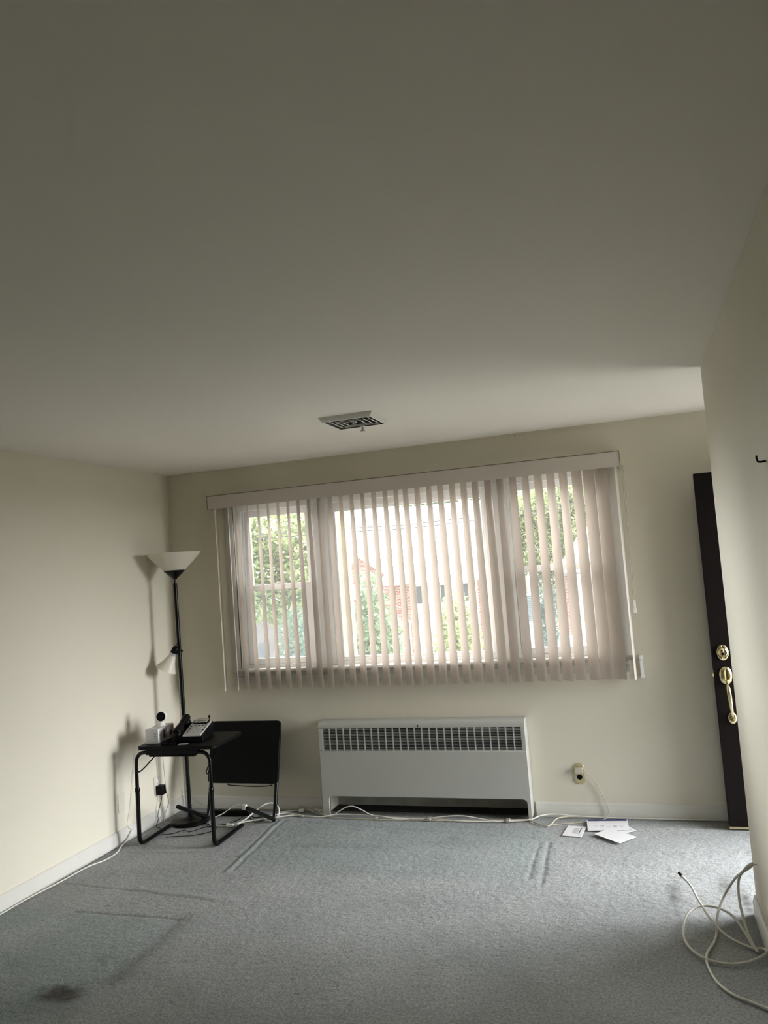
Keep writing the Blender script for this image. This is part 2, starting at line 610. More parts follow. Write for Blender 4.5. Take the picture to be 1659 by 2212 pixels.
WX0, WX1, WZ0, WZ1 = -2.765, -0.105, 0.985, 2.20
o = slab(MB(), 'y', (XL - T, XE + T), (-0.3, H + 0.2), YW, YW + T, [(WX0, WX1, WZ0, WZ1), (-2.135, -0.765, -0.02, 0.60)]).build('wall_far', M_wall)
struct(weld(o))
o = slab(MB(), 'x', (YB - T, YW), (-0.3, H + 0.2), XL - T, XL).build('wall_left', M_wall)
struct(weld(o))
o = slab(MB(), 'x', (YB, YP), (-0.02, H), XP, XP2).build('wall_right', M_wall, bevel=0.004)
struct(weld(o))
DY0, DY1, DZ1 = 3.98, 4.895, 2.07
o = slab(MB(), 'x', (YB - T, YW), (-0.3, H + 0.2), XE, XE + T, [(DY0, DY1, -0.02, DZ1)]).build('wall_entry', M_wall)
struct(weld(o))
o = slab(MB(), 'y', (XL, XE), (-0.3, H + 0.2), YB - T, YB).build('wall_near', M_wall)
struct(weld(o))
VX0, VX1, VY0, VY1 = -1.515, -1.215, 3.775, 4.075
o = slab(MB(), 'z', (XL, XE), (YB, YW), H, H + 0.2, [(VX0 + .03, VX1 - .03, VY0 + .03, VY1 - .03)]).build('ceiling', M_ceil)
struct(weld(o))

# carpeted floor: a fine grid with the dents, ridges and creases furniture has left
rng = np.random.default_rng(3)


def vnoise(X, Y, s, seed):
    r_ = np.random.default_rng(seed).random((256, 256))
    x, y = X / s + 61.3, Y / s + 57.7
    xi, yi = np.floor(x).astype(int), np.floor(y).astype(int)
    fx, fy = x - xi, y - yi
    fx, fy = fx * fx * (3 - 2 * fx), fy * fy * (3 - 2 * fy)
    g = lambda a, c: r_[a % 256, c % 256]
    return (g(xi, yi) * (1 - fx) + g(xi + 1, yi) * fx) * (1 - fy) + (g(xi, yi + 1) * (1 - fx) + g(xi + 1, yi + 1) * fx) * fy


def segd(X, Y, a, b_):
    ax, ay = a
    dx, dy = b_[0] - ax, b_[1] - ay
    t = np.clip(((X - ax) * dx + (Y - ay) * dy) / (dx * dx + dy * dy), 0, 1)
    return np.hypot(X - ax - t * dx, Y - ay - t * dy)


gx = np.linspace(XL, XE + T, 560)
gy = np.concatenate([np.array([YB, 0.6, 1.6]), np.linspace(2.2, YW, 350)])
X, Y = np.meshgrid(gx, gy, indexing='ij')
wob = 0.010 * (vnoise(X, Y, 0.12, 11) - 0.5)
Xw, Yw_ = X + wob, Y + 0.010 * (vnoise(X, Y, 0.1, 12) - 0.5)
Z = 0.0004 * (vnoise(X, Y, 0.035, 1) - 0.6) + 0.0032 * (vnoise(X, Y, 0.013, 2) - 0.6) + 0.004 * (vnoise(X, Y, 0.4, 4) - 0.6)
dirt = 0.16 * np.clip(vnoise(X, Y, 0.5, 21) * 1.6 - 0.75, 0, 1) + 0.12 * np.clip(vnoise(X, Y, 0.13, 22) * 2 - 1.1, 0, 1)
clean = np.zeros_like(X)


sm0 = lambda t, w: 1 / (1 + np.exp(-np.clip(t / w, -40, 40)))


def dent(a, b_, w, depth, d=0.0):
    global Z, dirt
    q = segd(Xw, Yw_, a, b_)
    Z = Z - depth * np.exp(-(q / w) ** 2)
    dirt = dirt + 0.6 * d * np.exp(-(q / (w * 1.2)) ** 2)


def ridge(a, b_, w, h):
    global Z
    Z = Z + h * np.exp(-(segd(Xw, Yw_, a, b_) / w) ** 2)


# runner marks of the sofa that stood before the heater
dent((-2.444, 4.876), (-2.365, 3.98), 0.010, 0.0035, 0.22)
dent((-2.395, 4.876), (-2.312, 4.02), 0.010, 0.0035, 0.16)
ridge((-2.42, 4.876), (-2.338, 4.0), 0.012, 0.003)
dent((-0.668, 4.61), (-0.668, 4.08), 0.008, 0.004, 0.10)
dent((-0.615, 4.62), (-0.594, 4.06), 0.009, 0.0045, 0.22)
dent((-2.444, 4.86), (-0.64, 4.66), 0.02, 0.002, 0.06)
# the corner mark of another piece at the lower left, and a long crease
dent((-2.866, 3.415), (-2.278, 3.409), 0.007, 0.006, 0.45)
dent((-2.87, 3.40), (-2.93, 3.33), 0.02, 0.004, 0.25)
dent((-2.27, 3.40), (-2.24, 2.84), 0.045, 0.006, 0.32)
dent((-2.24, 2.86), (-2.36, 2.70), 0.05, 0.004, 0.25)
dent((-3.2, 3.72), (-2.75, 3.68), 0.010, 0.004, 0.18)
dent((-2.75, 3.68), (-2.22, 3.63), 0.012, 0.003, 0.12)
ridge((-2.7, 3.70), (-2.1, 3.64), 0.03, 0.004)
dent((-3.05, 4.19), (-2.66, 4.26), 0.010, 0.004, 0.16)
dent((-2.48, 4.19), (-2.40, 4.23), 0.02, 0.004, 0.2)
for cx, cy in ((-3.05, 3.86), (-2.42, 2.98), (-1.6, 4.72), (-1.2, 4.62)):
    q = np.hypot(Xw - cx, Yw_ - cy)
    Z = Z - 0.003 * np.exp(-(q / 0.04) ** 2)
    dirt = dirt + 0.12 * np.exp(-(q / 0.05) ** 2)
# spilled stain at the lower left
q = np.hypot((Xw + 2.395) / 0.125, (Yw_ - 2.715) / 0.065)
dirt = dirt + 1.25 * np.clip(1.2 - q, 0, 1) * (0.45 + 0.75 * vnoise(X, Y, 0.03, 31))
q = np.hypot((Xw + 2.42) / 0.24, (Yw_ - 2.62) / 0.11)
dirt = dirt + 0.30 * np.clip(1.1 - q, 0, 1)
# brown tracks where people stepped in from the door
for cx, cy, sx, sy, k in ((0.03, 4.00, 0.03, 0.16, .60), (0.27, 4.12, 0.035, 0.12, .60), (0.10, 4.30, 0.10, 0.04, .12), (0.34, 3.95, 0.02, 0.16, .7), (-1.75, 4.45, 0.20, 0.05, .22), (-1.2, 4.55, 0.18, 0.045, .14), (-2.05, 4.42, 0.10, 0.05, .2), (-0.42, 4.42, 0.1, 0.04, .18), (-1.35, 4.1, 0.25, 0.03, .1)):
    q = np.hypot((Xw - cx) / sx, (Yw_ - cy) / sy)
    dirt = dirt + k * np.exp(-q * q) * (0.5 + vnoise(X, Y, 0.035, 33))
# darker line along the skirting
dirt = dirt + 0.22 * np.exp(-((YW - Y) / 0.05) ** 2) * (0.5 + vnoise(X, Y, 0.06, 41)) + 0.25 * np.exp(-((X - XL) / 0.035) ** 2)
dirt = dirt + 0.6 * sm0(Y - 5.0, .012) * sm0(X + 2.12, .01) * sm0(-0.76 - X, .01)   # darker floor under the heater
# small dark flecks
for k in range(46):
    cx, cy = rng.uniform(XL + .1, XP - .1), rng.uniform(2.5, 4.9)
    q = np.hypot((Xw - cx) / rng.uniform(.006, .02), (Yw_ - cy) / .007)
    dirt = dirt + rng.uniform(.2, .55) * np.exp(-q * q)
# cleaner, greener rectangles where the furniture stood
sm = lambda t, w: 1 / (1 + np.exp(-np.clip(t / w, -40, 40)))
clean = sm(X + 2.38, .03) * sm(-0.63 - X, .03) * sm(Y - 4.08, .05) * sm(4.87 - Y, .03) * 0.8
clean = clean + sm(-2.26 - X, .03) * sm(3.40 - Y, .02) * 0.9
clean = clean * (0.35 + 0.6 * vnoise(X, Y, 0.22, 51))
Z = np.minimum(Z, 0.003)
Z[:, :3] = 0
nv = X.size
idx = np.arange(nv).reshape(X.shape)
faces = np.stack([idx[:-1, :-1], idx[1:, :-1], idx[1:, 1:], idx[:-1, 1:]], -1).reshape(-1, 4)
me = bpy.data.meshes.new('floor')
me.from_pydata(np.stack([X, Y, Z], -1).reshape(-1, 3).tolist(), [], faces.tolist())
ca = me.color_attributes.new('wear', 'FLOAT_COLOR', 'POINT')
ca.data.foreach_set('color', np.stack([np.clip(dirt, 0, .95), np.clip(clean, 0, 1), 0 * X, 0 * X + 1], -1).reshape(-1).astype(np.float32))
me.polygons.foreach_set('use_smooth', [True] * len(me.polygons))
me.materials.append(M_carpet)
floor = bpy.data.objects.new('floor', me)
COL.objects.link(floor)
struct(floor)

# skirting boards
def base_prof(s=1):
    return [(0, 0.0), (0.015, 0.0), (0.015, 0.062), (0.012, 0.066), (0.012, 0.071), (0.008, 0.083), (0.003, 0.088), (0, 0.088)]


mb = MB()
mb.prism([(YW - a, z) for a, z in base_prof()], 'x', XL + 0.016, -2.155)
mb.prism([(YW - a, z) for a, z in base_prof()], 'x', -0.735, XE)
struct(mb.build('baseboard_far', M_trim))
struct(MB().prism([(XL + a, z) for a, z in base_prof()], 'y', YB, YW).build('baseboard_left', M_trim))
struct(MB().prism([(XP - a, z) for a, z in base_prof()], 'y', YB, YP).build('baseboard_right', M_trim))
struct(MB().prism([(YP + a, z) for a, z in base_prof()], 'x', XP, XP2).build('baseboard_partition_end', M_trim))

# entry doorway lining and threshold
mb = MB()
mb.box(XE - 0.014, XE + T, DY0 - 0.07, DY0, 0, DZ1 + .07).box(XE - 0.014, XE + T, DY0, DY1, DZ1, DZ1 + .07)
mb.box(XE - 0.014, XE + T, DY1, DY1 + 0.05, 0, DZ1 + .07)
struct(mb.build('trim_1', M_trim))

# ------------------------------------------------------------------ windows
def ring(mb, x0, x1, z0, z1, w, y0, y1, wb=None, wt_=None):
    wb = w if wb is None else wb
    wt_ = w if wt_ is None else wt_
    mb.box(x0, x0 + w, y0, y1, z0, z1).box(x1 - w, x1, y0, y1, z0, z1)
    mb.box(x0 + w, x1 - w, y0, y1, z0, z0 + wb).box(x0 + w, x1 - w, y0, y1, z1 - wt_, z1)
    return mb


def dbl_hung(n, x0, x1, label):
    r = thing('window_%d' % n, label, 'window', ((x0 + x1) / 2, 5.18, WZ0))
    del r['category']
    r['kind'] = 'structure'
    ox, oy, oz = r.location
    L = lambda m_: m_
    f = ring(MB(), x0, x1, WZ0, WZ1, 0.042, 5.125, 5.245, 0.02, 0.08)
    f.box(x0 + .042, x0 + .056, 5.150, 5.160, WZ0 + .02, WZ1 - .08).box(x1 - .056, x1 - .042, 5.150, 5.160, WZ0 + .02, WZ1 - .08)
    of = f.build('window_frame', M_vinyl, bevel=0.002, origin=r.location)
    xa, xb = x0 + 0.044, x1 - 0.044
    us = ring(MB(), xa, xb, 1.535, 2.119, 0.042, 5.185, 5.21, 0.035, 0.045).build('upper_sash', M_vinyl, bevel=0.003, origin=r.location)
    ls = ring(MB(), xa, xb, 1.006, 1.575, 0.050, 5.142, 5.175, 0.04, 0.042).build('lower_sash', M_vinyl, bevel=0.003, origin=r.location)
    p1 = MB().box(xa + .042, xb - .042, 5.196, 5.199, 1.57, 2.074).build('pane', M_glass, origin=r.location)
    p2 = MB().box(xa + .05, xb - .05, 5.157, 5.160, 1.046, 1.533).build('pane', M_glass, origin=r.location)
    sc_ = MB().quad((xa, 5.222, 1.01), (xb, 5.222, 1.01), (xb, 5.222, 1.56), (xa, 5.222, 1.56)).build('insect_screen', M_screen, origin=r.location)
    cx = (x0 + x1) / 2
    lk = MB().box(cx - .03, cx + .03, 5.14, 5.17, 1.575, 1.583).lathe([(.013, 0), (.013, .006), (0, .008)], (cx, 5.155, 1.583), 16).box(cx - .004, cx + .028, 5.135, 5.147, 1.583, 1.591)
    lk = lk.build('sash_lock', M_white, bevel=.001, origin=r.location)
    for c in (of, us, ls, sc_):
        c.parent = r
        c.location = (0, 0, 0)
    p1.parent = us
    p2.parent = ls
    lk.parent = ls
    for c in (p1, p2, lk):
        c.location = (0, 0, 0)
    return r


dbl_hung(1, -2.765, -2.150, 'left sash window of the three behind the vertical blind')
dbl_hung(3, -0.795, -0.180, 'right sash window of the three behind the vertical blind')
r = thing('window_2', 'wide fixed window in the middle behind the vertical blind', 'window', (-1.47, 5.18, WZ0))
del r['category']
r['kind'] = 'structure'
f = ring(MB(), -2.075, -0.87, WZ0, WZ1, 0.03, 5.125, 5.245, 0.02, 0.08)
ring(f, -2.045, -0.90, WZ0 + .02, WZ1 - .08, 0.03, 5.150, 5.235, 0.015, 0.045)
ring(f, -2.015, -0.93, WZ0 + .035, WZ1 - .125, 0.018, 5.175, 5.225, 0.012, 0.02)
of = f.build('window_frame', M_vinyl, bevel=0.002, origin=r.location)
of.parent = r
of.location = (0, 0, 0)
p = MB().box(-1.999, -0.946, 5.196, 5.200, WZ0 + .046, WZ1 - .143).build('pane', M_glass, origin=r.location)
p.parent = r
p.location = (0, 0, 0)
# mullion covers between the windows, right-hand jamb liner
mb = MB().box(-2.150, -2.075, 5.118, 5.25, WZ0, WZ1).box(-2.135, -2.09, 5.106, 5.118, WZ0, WZ1 - .06)
struct(mb.build('trim_2', M_vinyl, bevel=.003))
mb = MB().box(-0.870, -0.795, 5.118, 5.25, WZ0, WZ1).box(-0.855, -0.81, 5.106, 5.118, WZ0, WZ1 - .06)
struct(mb.build('trim_3', M_vinyl, bevel=.003))
struct(MB().box(-0.18, WX1, 5.118, 5.25, WZ0, WZ1).build('trim_4', M_vinyl, bevel=.003))
# stool and apron under the windows
mb = MB()
mb.prism([(5.125, .962), (5.04, .962), (5.032, .966), (5.029, .974), (5.032, .982), (5.04, .986), (5.125, .986)], 'x', -2.82, -0.065)
struct(mb.build('trim_5', M_trim))
mb = MB()
mb.prism([(YW, .885), (5.068, .885), (5.062, .893), (5.062, .930), (5.068, .937), (5.068, .950), (5.055, .962), (YW, .962)], 'x', -2.79, -0.09)
struct(mb.build('trim_6', M_trim))
# wooden inner casing at both ends of the opening
mb = MB().box(WX0 - .0, WX0 + .012, 5.07, 5.125, WZ0, WZ1).box(WX1 - .012, WX1, 5.07, 5.125, WZ0, WZ1)
mb.prism([(WX0 - .055, 5.081), (WX0 - .055, 5.072), (WX0 - .03, 5.066), (WX0 + .012, 5.066), (WX0 + .012, 5.081)], 'z', WZ0, WZ1 + .05)
mb.prism([(WX1 + .055, 5.081), (WX1 + .055, 5.072), (WX1 + .03, 5.066), (WX1 - .012, 5.066), (WX1 - .012, 5.081)], 'z', WZ0, WZ1 + .05)
struct(mb.build('trim_7', M_trim))

# ------------------------------------------------------------------ front door (opened against the window wall)
door = thing('door_1', 'dark brown front door standing open beside the window wall, with brass handleset', 'door', (0.372, 4.90, 0.0))
del door['category']
door['kind'] = 'structure'
mb = MB().box(0, 0.895, 0, 0.045, 0.022, 2.046)
mb.build('door_panel', M_door, door, bevel=.0025)
MB().box(0.0, 0.895, 0.004, 0.041, 0.008, 0.022).build('door_sweep', M_gold, door, bevel=.001)
hs = MB()                                            # deadbolt
cx, cz = 0.058, 1.003
hs.lathe([(.0, .0105), (.029, .0105), (.034, .007), (.0345, 0)], (cx, 0, cz), 40, (0, -1, 0), .92, 1.30)
hs.lathe([(.025, .009), (.0255, .011), (.0245, .020), (.022, .022), (.018, .0205), (.006, .019), (0, .019)], (cx, -.001, cz + .002), 40, (0, -1, 0))
db = hs.build('deadbolt', M_brass, door)
MB().lathe([(0.0252, .0), (.0280, .001), (.0280, .0085), (.0255, .0115), (.0246, .004)], (cx, -.0095, cz + .002), 40, (0, -1, 0), cap=False).build('cylinder_ring', M_brassd, db)
MB().lathe([(.0075, 0), (.0075, .002), (0, .0022)], (cx, -.0195, cz - .006), 16, (0, -1, 0)).box(cx - .001, cx + .001, -.0226, -.0205, cz - .0115, cz - .003).build('keyhole', M_black, db)
hd = MB()                                            # handle set: plate with thumb latch, grip, foot rose
cx2, cz2 = 0.063, 0.872
hd.lathe([(0, .016), (.020, .0155), (.029, .013), (.034, .008), (.0375, .005), (.0385, 0)], (cx2, 0, cz2), 40, (0, -1, 0), .95, 1.34)
hd.lathe([(0, .011), (.014, .011), (.020, .0085), (.024, .003), (.0245, 0)], (cx2 + .012, 0, 0.630), 36, (0, -1, 0), 1, 1.45)
hd.tube([(cx2, -.010, .832), (cx2 + .001, -.034, .826), (cx2 + .002, -.050, .806), (cx2 + .004, -.056, .77), (cx2 + .007, -.052, .72), (cx2 + .010, -.042, .672), (cx2 + .012, -.030, .642), (cx2 + .012, -.008, .632)],
        [.006, .0075, .0115, .0128, .0112, .009, .0075, .006], 16, 8)
hd = hd.build('door_handle', M_brass, door)
MB().prism([(cx2 - .015, -.0155), (cx2 + .015, -.0155), (cx2 + .011, -.040), (cx2, -.046), (cx2 - .011, -.040)], 'z', cz2 - .026, cz2 - .021).build('thumb_latch', M_brass, hd, bevel=.0015)
MB().lathe([(.009, 0), (.009, .004), (.005, .006), (0, .006)], (cx2 + .012, -.009, .622), 16, (0, -1, 0)).build('foot_screw', M_brassd, hd)
MB().box(-.0012, 0, .010, .035, .842, .902).box(-.005, -.001, .016, .028, .866, .882).build('latch_plate', M_brass, door, bevel=.001)

# ------------------------------------------------------------------ vertical blind
blind = thing('vertical_blind', 'beige vertical blind with open vanes hanging across the wide window', 'blind', (-1.457, 5.0, 0.84))
bo = Vector(blind.location)


def bl(mb, name, m_, bevel=0.0, parent=None):
    o_ = mb.build(name, m_, bevel=bevel, origin=tuple(bo))
    o_.parent = parent or blind
    o_.location = (0, 0, 0)
    return o_


mb = MB().box(-2.884, -0.032, 4.950, 4.955, 2.142, 2.236)
mb.box(-2.884, -2.879, 4.955, YW, 2.142, 2.236).box(-0.037, -0.032, 4.955, YW, 2.142, 2.236)
val = bl(mb, 'valance', M_val)
bl(MB().box(-2.886, -0.030, 4.947, 4.958, 2.2345, 2.2385).box(-2.8865, -2.8835, 4.947, 4.956, 2.142, 2.2345).box(-0.0325, -0.0295, 4.947, 4.956, 2.142, 2.2345), 'gap_shade_strip', M_edge, parent=val)  # shadow gap along the valance's top and ends painted as dark strips
bl(MB().box(-2.86, -0.05, 4.985, 5.025, 2.172, 2.205).box(-2.86, -0.05, 4.990, 5.02, 2.166, 2.172), 'headrail', M_vinyl)
slx = [-2.846, -2.752, -2.678, -2.594, -2.508, -2.432, -2.354, -2.276, -2.198, -2.117, -2.04, -1.959, -1.879, -1.801, -1.721, -1.641, -1.559, -1.482, -1.415, -1.334, -1.253, -1.176, -1.096, -1.019, -0.943, -0.86, -0.78, -0.697, -0.618, -0.537, -0.459, -0.381, -0.298, -0.226, -0.15, -0.060]
for i, x in enumerate(slx):
    t = i / (len(slx) - 1)
    phi = 50 + random.uniform(-1.5, 1.5)
    if i == 0:
        phi = 20
    elif i == 1:
        phi = 33
    elif i == len(slx) - 1:
        phi = -6
    elif i >= len(slx) - 4:
        phi = (50, 57, 64)[i - len(slx) + 4]
    zb = 0.849 + random.uniform(-.003, .003)
    mb = MB()
    cols, rows = 7, 9
    vs, fs = [], []
    for rr in range(rows):
        tz = rr / (rows - 1)
        a = math.radians(phi - (12 if 1 < i < len(slx) - 4 else 3) * tz)
        ca_, sa_ = math.cos(a), math.sin(a)
        z = zb + (2.168 - zb) * tz
        for c in range(cols):
            s = (c / (cols - 1) - .5) * 0.089
            bul = 0.007 * (1 - (2 * c / (cols - 1) - 1) ** 2)
            vs.append((x - s * sa_ + bul * ca_, 5.0 + s * ca_ + bul * sa_, z))
    for rr in range(rows - 1):
        for c in range(cols - 1):
            k = rr * cols + c
            fs.append((k, k + 1, k + cols + 1, k + cols))
    mb.add(vs, fs)
    bl(mb, 'vane', M_slat)
# bead chain loop and its connector
mb = MB()
for dx, dy in ((0, 0), (0.008, .008)):
    n = 150
    mb.tube([(-0.024 + dx - .006 * k / n, 4.985 + dy, 2.15 - (2.15 - 1.30) * k / n) for k in range(n + 1)], [.0022 if k % 2 else .0011 for k in range(n + 1)], 6, 1)
bl(mb, 'bead_chain', M_ivory)
bl(MB().box(-.036, -.016, 4.980, 4.998, 1.245, 1.275).box(-.033, -.019, 4.983, 4.995, 1.275, 1.325), 'chain_connector', M_white, .002)
bl(MB().tube([(-.024, 4.99, 1.245), (-.016, 4.995, 1.20), (-.012, 5.0, 1.15)], .0008, 5).tube([(-.022, 4.99, 1.245), (-.021, 4.995, 1.2), (-.023, 5.0, 1.14)], .0008, 5), 'loose_cord', M_ivory)

o = MB()
o.box(-.0335, -.0065, YW - .012, YW, .950, .985)
o.box(-.030, -.010, YW - .030, YW - .004, .846, .953)
o.lathe([(.013, 0), (.013, .018), (.010, .020), (0, .020)], (-.020, YW - .008, .966), 20, (0, -1, 0))
o.box(-.034, -.006, YW - .020, YW, .846, .862)
tag(o.build('cord_tensioner', M_white, bevel=.0025, origin=(-.02, YW, .9)), 'small white cord tensioner screwed to the wall below the blind\'s right end', 'tensioner')

# ------------------------------------------------------------------ heater
heat = thing('convector_heater', 'long white metal convector heater with slotted grille under the window', 'heater', (-1.45, 4.97, 0))
hx0, hx1, hy = -0.699, 0.700, 0.0      # local x ends; local y 0 = front
hb = 0.108                             # back (wall)
zt = 0.622
gx0, gx1, gz0, gz1 = -0.668, 0.692 - .015, 0.431, 0.579
mb = MB()
cut = [(-0.650, 0.0), (-0.650, 0.105), (-0.646, 0.119), (-0.636, 0.128), (-0.622, 0.131), (0.648, 0.131), (0.662, 0.128), (0.672, 0.119), (0.676, 0.105), (0.676, 0.0)]
poly = [(hx0, 0.0)] + cut + [(hx1, 0.0)]
# front sheet below and around the grille
low = [(hx0, 0.0), *cut, (hx1, 0.0), (hx1, gz0), (hx0, gz0)]
mb.prism(low, 'y', 0.0, 0.012)
mb.box(hx0, gx0, 0, .012, gz0, gz1).box(gx1, hx1, 0, .012, gz0, gz1)
# rolled top
roll_p = [(0.0, gz1), (0.0, zt - .030), (.003, zt - .016), (.010, zt - .006), (.022, zt), (hb, zt), (hb, zt - .012), (.022, zt - .012), (.014, zt - .018), (.012, gz1)]
mb.prism(roll_p, 'x', hx0, hx1)
# ends with the rear edge against the wall
mb.box(hx0, hx0 + .012, .012, hb, 0.02, zt - .012).box(hx1 - .012, hx1, .012, hb, 0.02, zt - .012)
mb.build('cabinet', M_heat, heat, bevel=.003)
mb = MB()
ncol = 27
w = (gx1 - gx0) / ncol
for k in range(ncol + 1):
    xx = gx0 + k * w
    mb.box(xx - .0040, xx + .0040, 0.0005, .005, gz0, gz1)
for k in range(16):
    zz = gz0 + (gz1 - gz0) * k / 15
    mb.add([(gx0, .001, zz - .0012), (gx1, .001, zz - .0012), (gx1, .001, zz + .0008), (gx0, .001, zz + .0008), (gx0, .0035, zz - .0011), (gx1, .0035, zz - .0011), (gx1, .0035, zz + .0009), (gx0, .0035, zz + .0009)],
           [(0, 1, 2, 3), (7, 6, 5, 4), (0, 4, 5, 1), (3, 2, 6, 7), (0, 3, 7, 4), (1, 5, 6, 2)])
mb.build('grille', M_heat, heat)
MB().box(-.66, .66, .030, .20, .22, zt - .05).build('heating_element', M_heat_in, heat)
MB().box(-.6845, .6845, .246, .256, -.015, .595).build('back_plate', M_heat_back, heat)
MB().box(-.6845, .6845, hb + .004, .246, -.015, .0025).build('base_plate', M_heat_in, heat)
MB().tube([(-.60, .12, .19), (.62, .12, .19)], .014, 10, 1).build('supply_pipe', M_heat_back, heat)
MB().lathe([(.0035, 0), (.0035, .003), (0, .0035)], (.007, 0.0005, zt - .028), 12, (0, -1, 0)).box(.0045, .0095, -.001, .002, zt - .040, zt - .028).build('damper_slot', M_black, heat)

# ------------------------------------------------------------------ ceiling vent
vent = thing('ceiling_vent', 'square white ceiling air diffuser with dark louvered opening above the window side', 'vent', ((VX0 + VX1) / 2, (VY0 + VY1) / 2, H))


def sqring(mb, a, za, b_, zb, th=.0012):
    """sloped square frame from half size a at height za to half size b at height zb"""
    pa = [(-a, -a), (a, -a), (a, a), (-a, a)]
    pb = [(-b_, -b_), (b_, -b_), (b_, b_), (-b_, b_)]
    vs = [(*p_, za) for p_ in pa] + [(*p_, zb) for p_ in pb] + [(*p_, za + th) for p_ in pa] + [(*p_, zb + th) for p_ in pb]
    fs = []
    for k in range(4):
        k2 = (k + 1) % 4
        fs += [(k, k2, 4 + k2, 4 + k), (8 + k2, 8 + k, 12 + k, 12 + k2), (k2, k, 8 + k, 8 + k2), (4 + k, 4 + k2, 12 + k2, 12 + k)]
    return mb.add(vs, fs)


hw = (VX1 - VX0) / 2
mb = sqring(MB(), hw, -.001, hw - .002, -.004, .001)
sqring(mb, hw - .002, -.004, hw - .016, -.024, .001)
sqring(mb, hw - .016, -.024, hw - .022, -.024, .001)
mb.build('frame', M_vent, vent)
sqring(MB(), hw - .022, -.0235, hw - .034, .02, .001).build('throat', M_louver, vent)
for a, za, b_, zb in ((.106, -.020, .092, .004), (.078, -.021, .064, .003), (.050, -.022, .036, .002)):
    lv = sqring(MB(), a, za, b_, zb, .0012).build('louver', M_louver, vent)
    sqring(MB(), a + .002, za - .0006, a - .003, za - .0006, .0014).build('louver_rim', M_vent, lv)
MB().box(-.012, .012, -.012, .012, -.022, -.016).box(-.115, .115, -.003, .003, -.013, -.009).build('center_plate', M_vent, vent, bevel=.001)
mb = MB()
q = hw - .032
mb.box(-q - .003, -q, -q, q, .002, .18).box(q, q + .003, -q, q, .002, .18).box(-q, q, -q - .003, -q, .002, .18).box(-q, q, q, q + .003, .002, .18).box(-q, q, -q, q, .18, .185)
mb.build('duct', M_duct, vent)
MB().lathe([(.012, .0), (.012, -.004), (.006, -.007), (.006, -.022), (.011, -.025), (.014, -.031), (.012, -.034), (0, -.034)], (.005, .118, -.020), 20).build('damper_knob', M_vent, vent)

# ------------------------------------------------------------------ floor lamp
lamp = thing('floor_lamp', 'black torchiere floor lamp with white bowl shade and side reading light in the corner', 'lamp', (-3.052, 4.775, 0.0))
MB().lathe([(.0, 0), (.128, 0), (.132, .004), (.132, .022), (.124, .030), (.03, .036), (.018, .046), (0, .046)], (0.0, 0, 0), 48).build('base', M_blackm, lamp)
top = (-.020, 0, 1.632)
MB().tube([(0, 0, .03), top], .0135, 20, 1).tube([(-.0092, 0, .80), (-.0098, 0, .812)], .0150, 20, 1).build('pole', M_blackm, lamp)
MB().lathe([(.007, 0), (.007, .028), (.014, .030), (.073, .088), (.074, .091), (.068, .091), (.010, .040), (0, .040)], top, 40).build('shade_holder', M_blackm, lamp)
MB().lathe([(.070, .089), (.110, .127), (.150, .168), (.184, .207), (.187, .212), (.183, .213), (.148, .175), (.108, .134), (.066, .094)], top, 56).build('lamp_shade', M_opal, lamp)
# side reading light
rl = MB().box(-.035, -.010, -.010, .010, 1.165, 1.185)
ax = Vector((-.46, -.10, -.88)).normalized()
st = Vector((-.036, -.004, 1.186))
rl.lathe([(0, -.012), (.012, -.010), (.021, -.002), (.025, .012), (.0255, .050), (.024, .058), (0, .058)], tuple(st), 28, tuple(ax))
rl = rl.build('reading_light_socket', M_black, lamp)
sp_ = st + ax * .056
MB().lathe([(.025, 0), (.032, .020), (.044, .055), (.062, .088), (.074, .104), (.076, .108), (.072, .107), (.058, .088), (.040, .055), (.028, .020), (.022, .003)], tuple(sp_), 40, tuple(ax)).build('reading_light_shade', M_opal, rl)
MB().lathe([(.0262, .040), (.0262, .056)], tuple(st), 28, tuple(ax), cap=False).build('socket_band', M_silver, rl)
MB().tube([(-.012, 0, 1.20), (-.022, -.006, 1.214), (-.034, -.004, 1.205)], .003, 8).build('socket_wire', M_black, rl)
MB().lathe([(.006, 0), (.006, .012), (.004, .016), (0, .016)], (-.004, 0, 1.162), 12, (1, -.1, 0)).build('switch_knob', M_black, lamp)

# ------------------------------------------------------------------ folding tray tables
def tray_slab(mb, x0, x1, y0, y1, z0, z1, r=.03):
    pts = []
    for cx_, cy_, a0 in ((x1 - r, y1 - r, 0), (x0 + r, y1 - r, 90), (x0 + r, y0 + r, 180), (x1 - r, y0 + r, 270)):
        for k in range(7):
            a = math.radians(a0 + 15 * k)
            pts.append((cx_ + r * math.cos(a), cy_ + r * math.sin(a)))
    return mb.prism(pts, 'z', z0, z1)


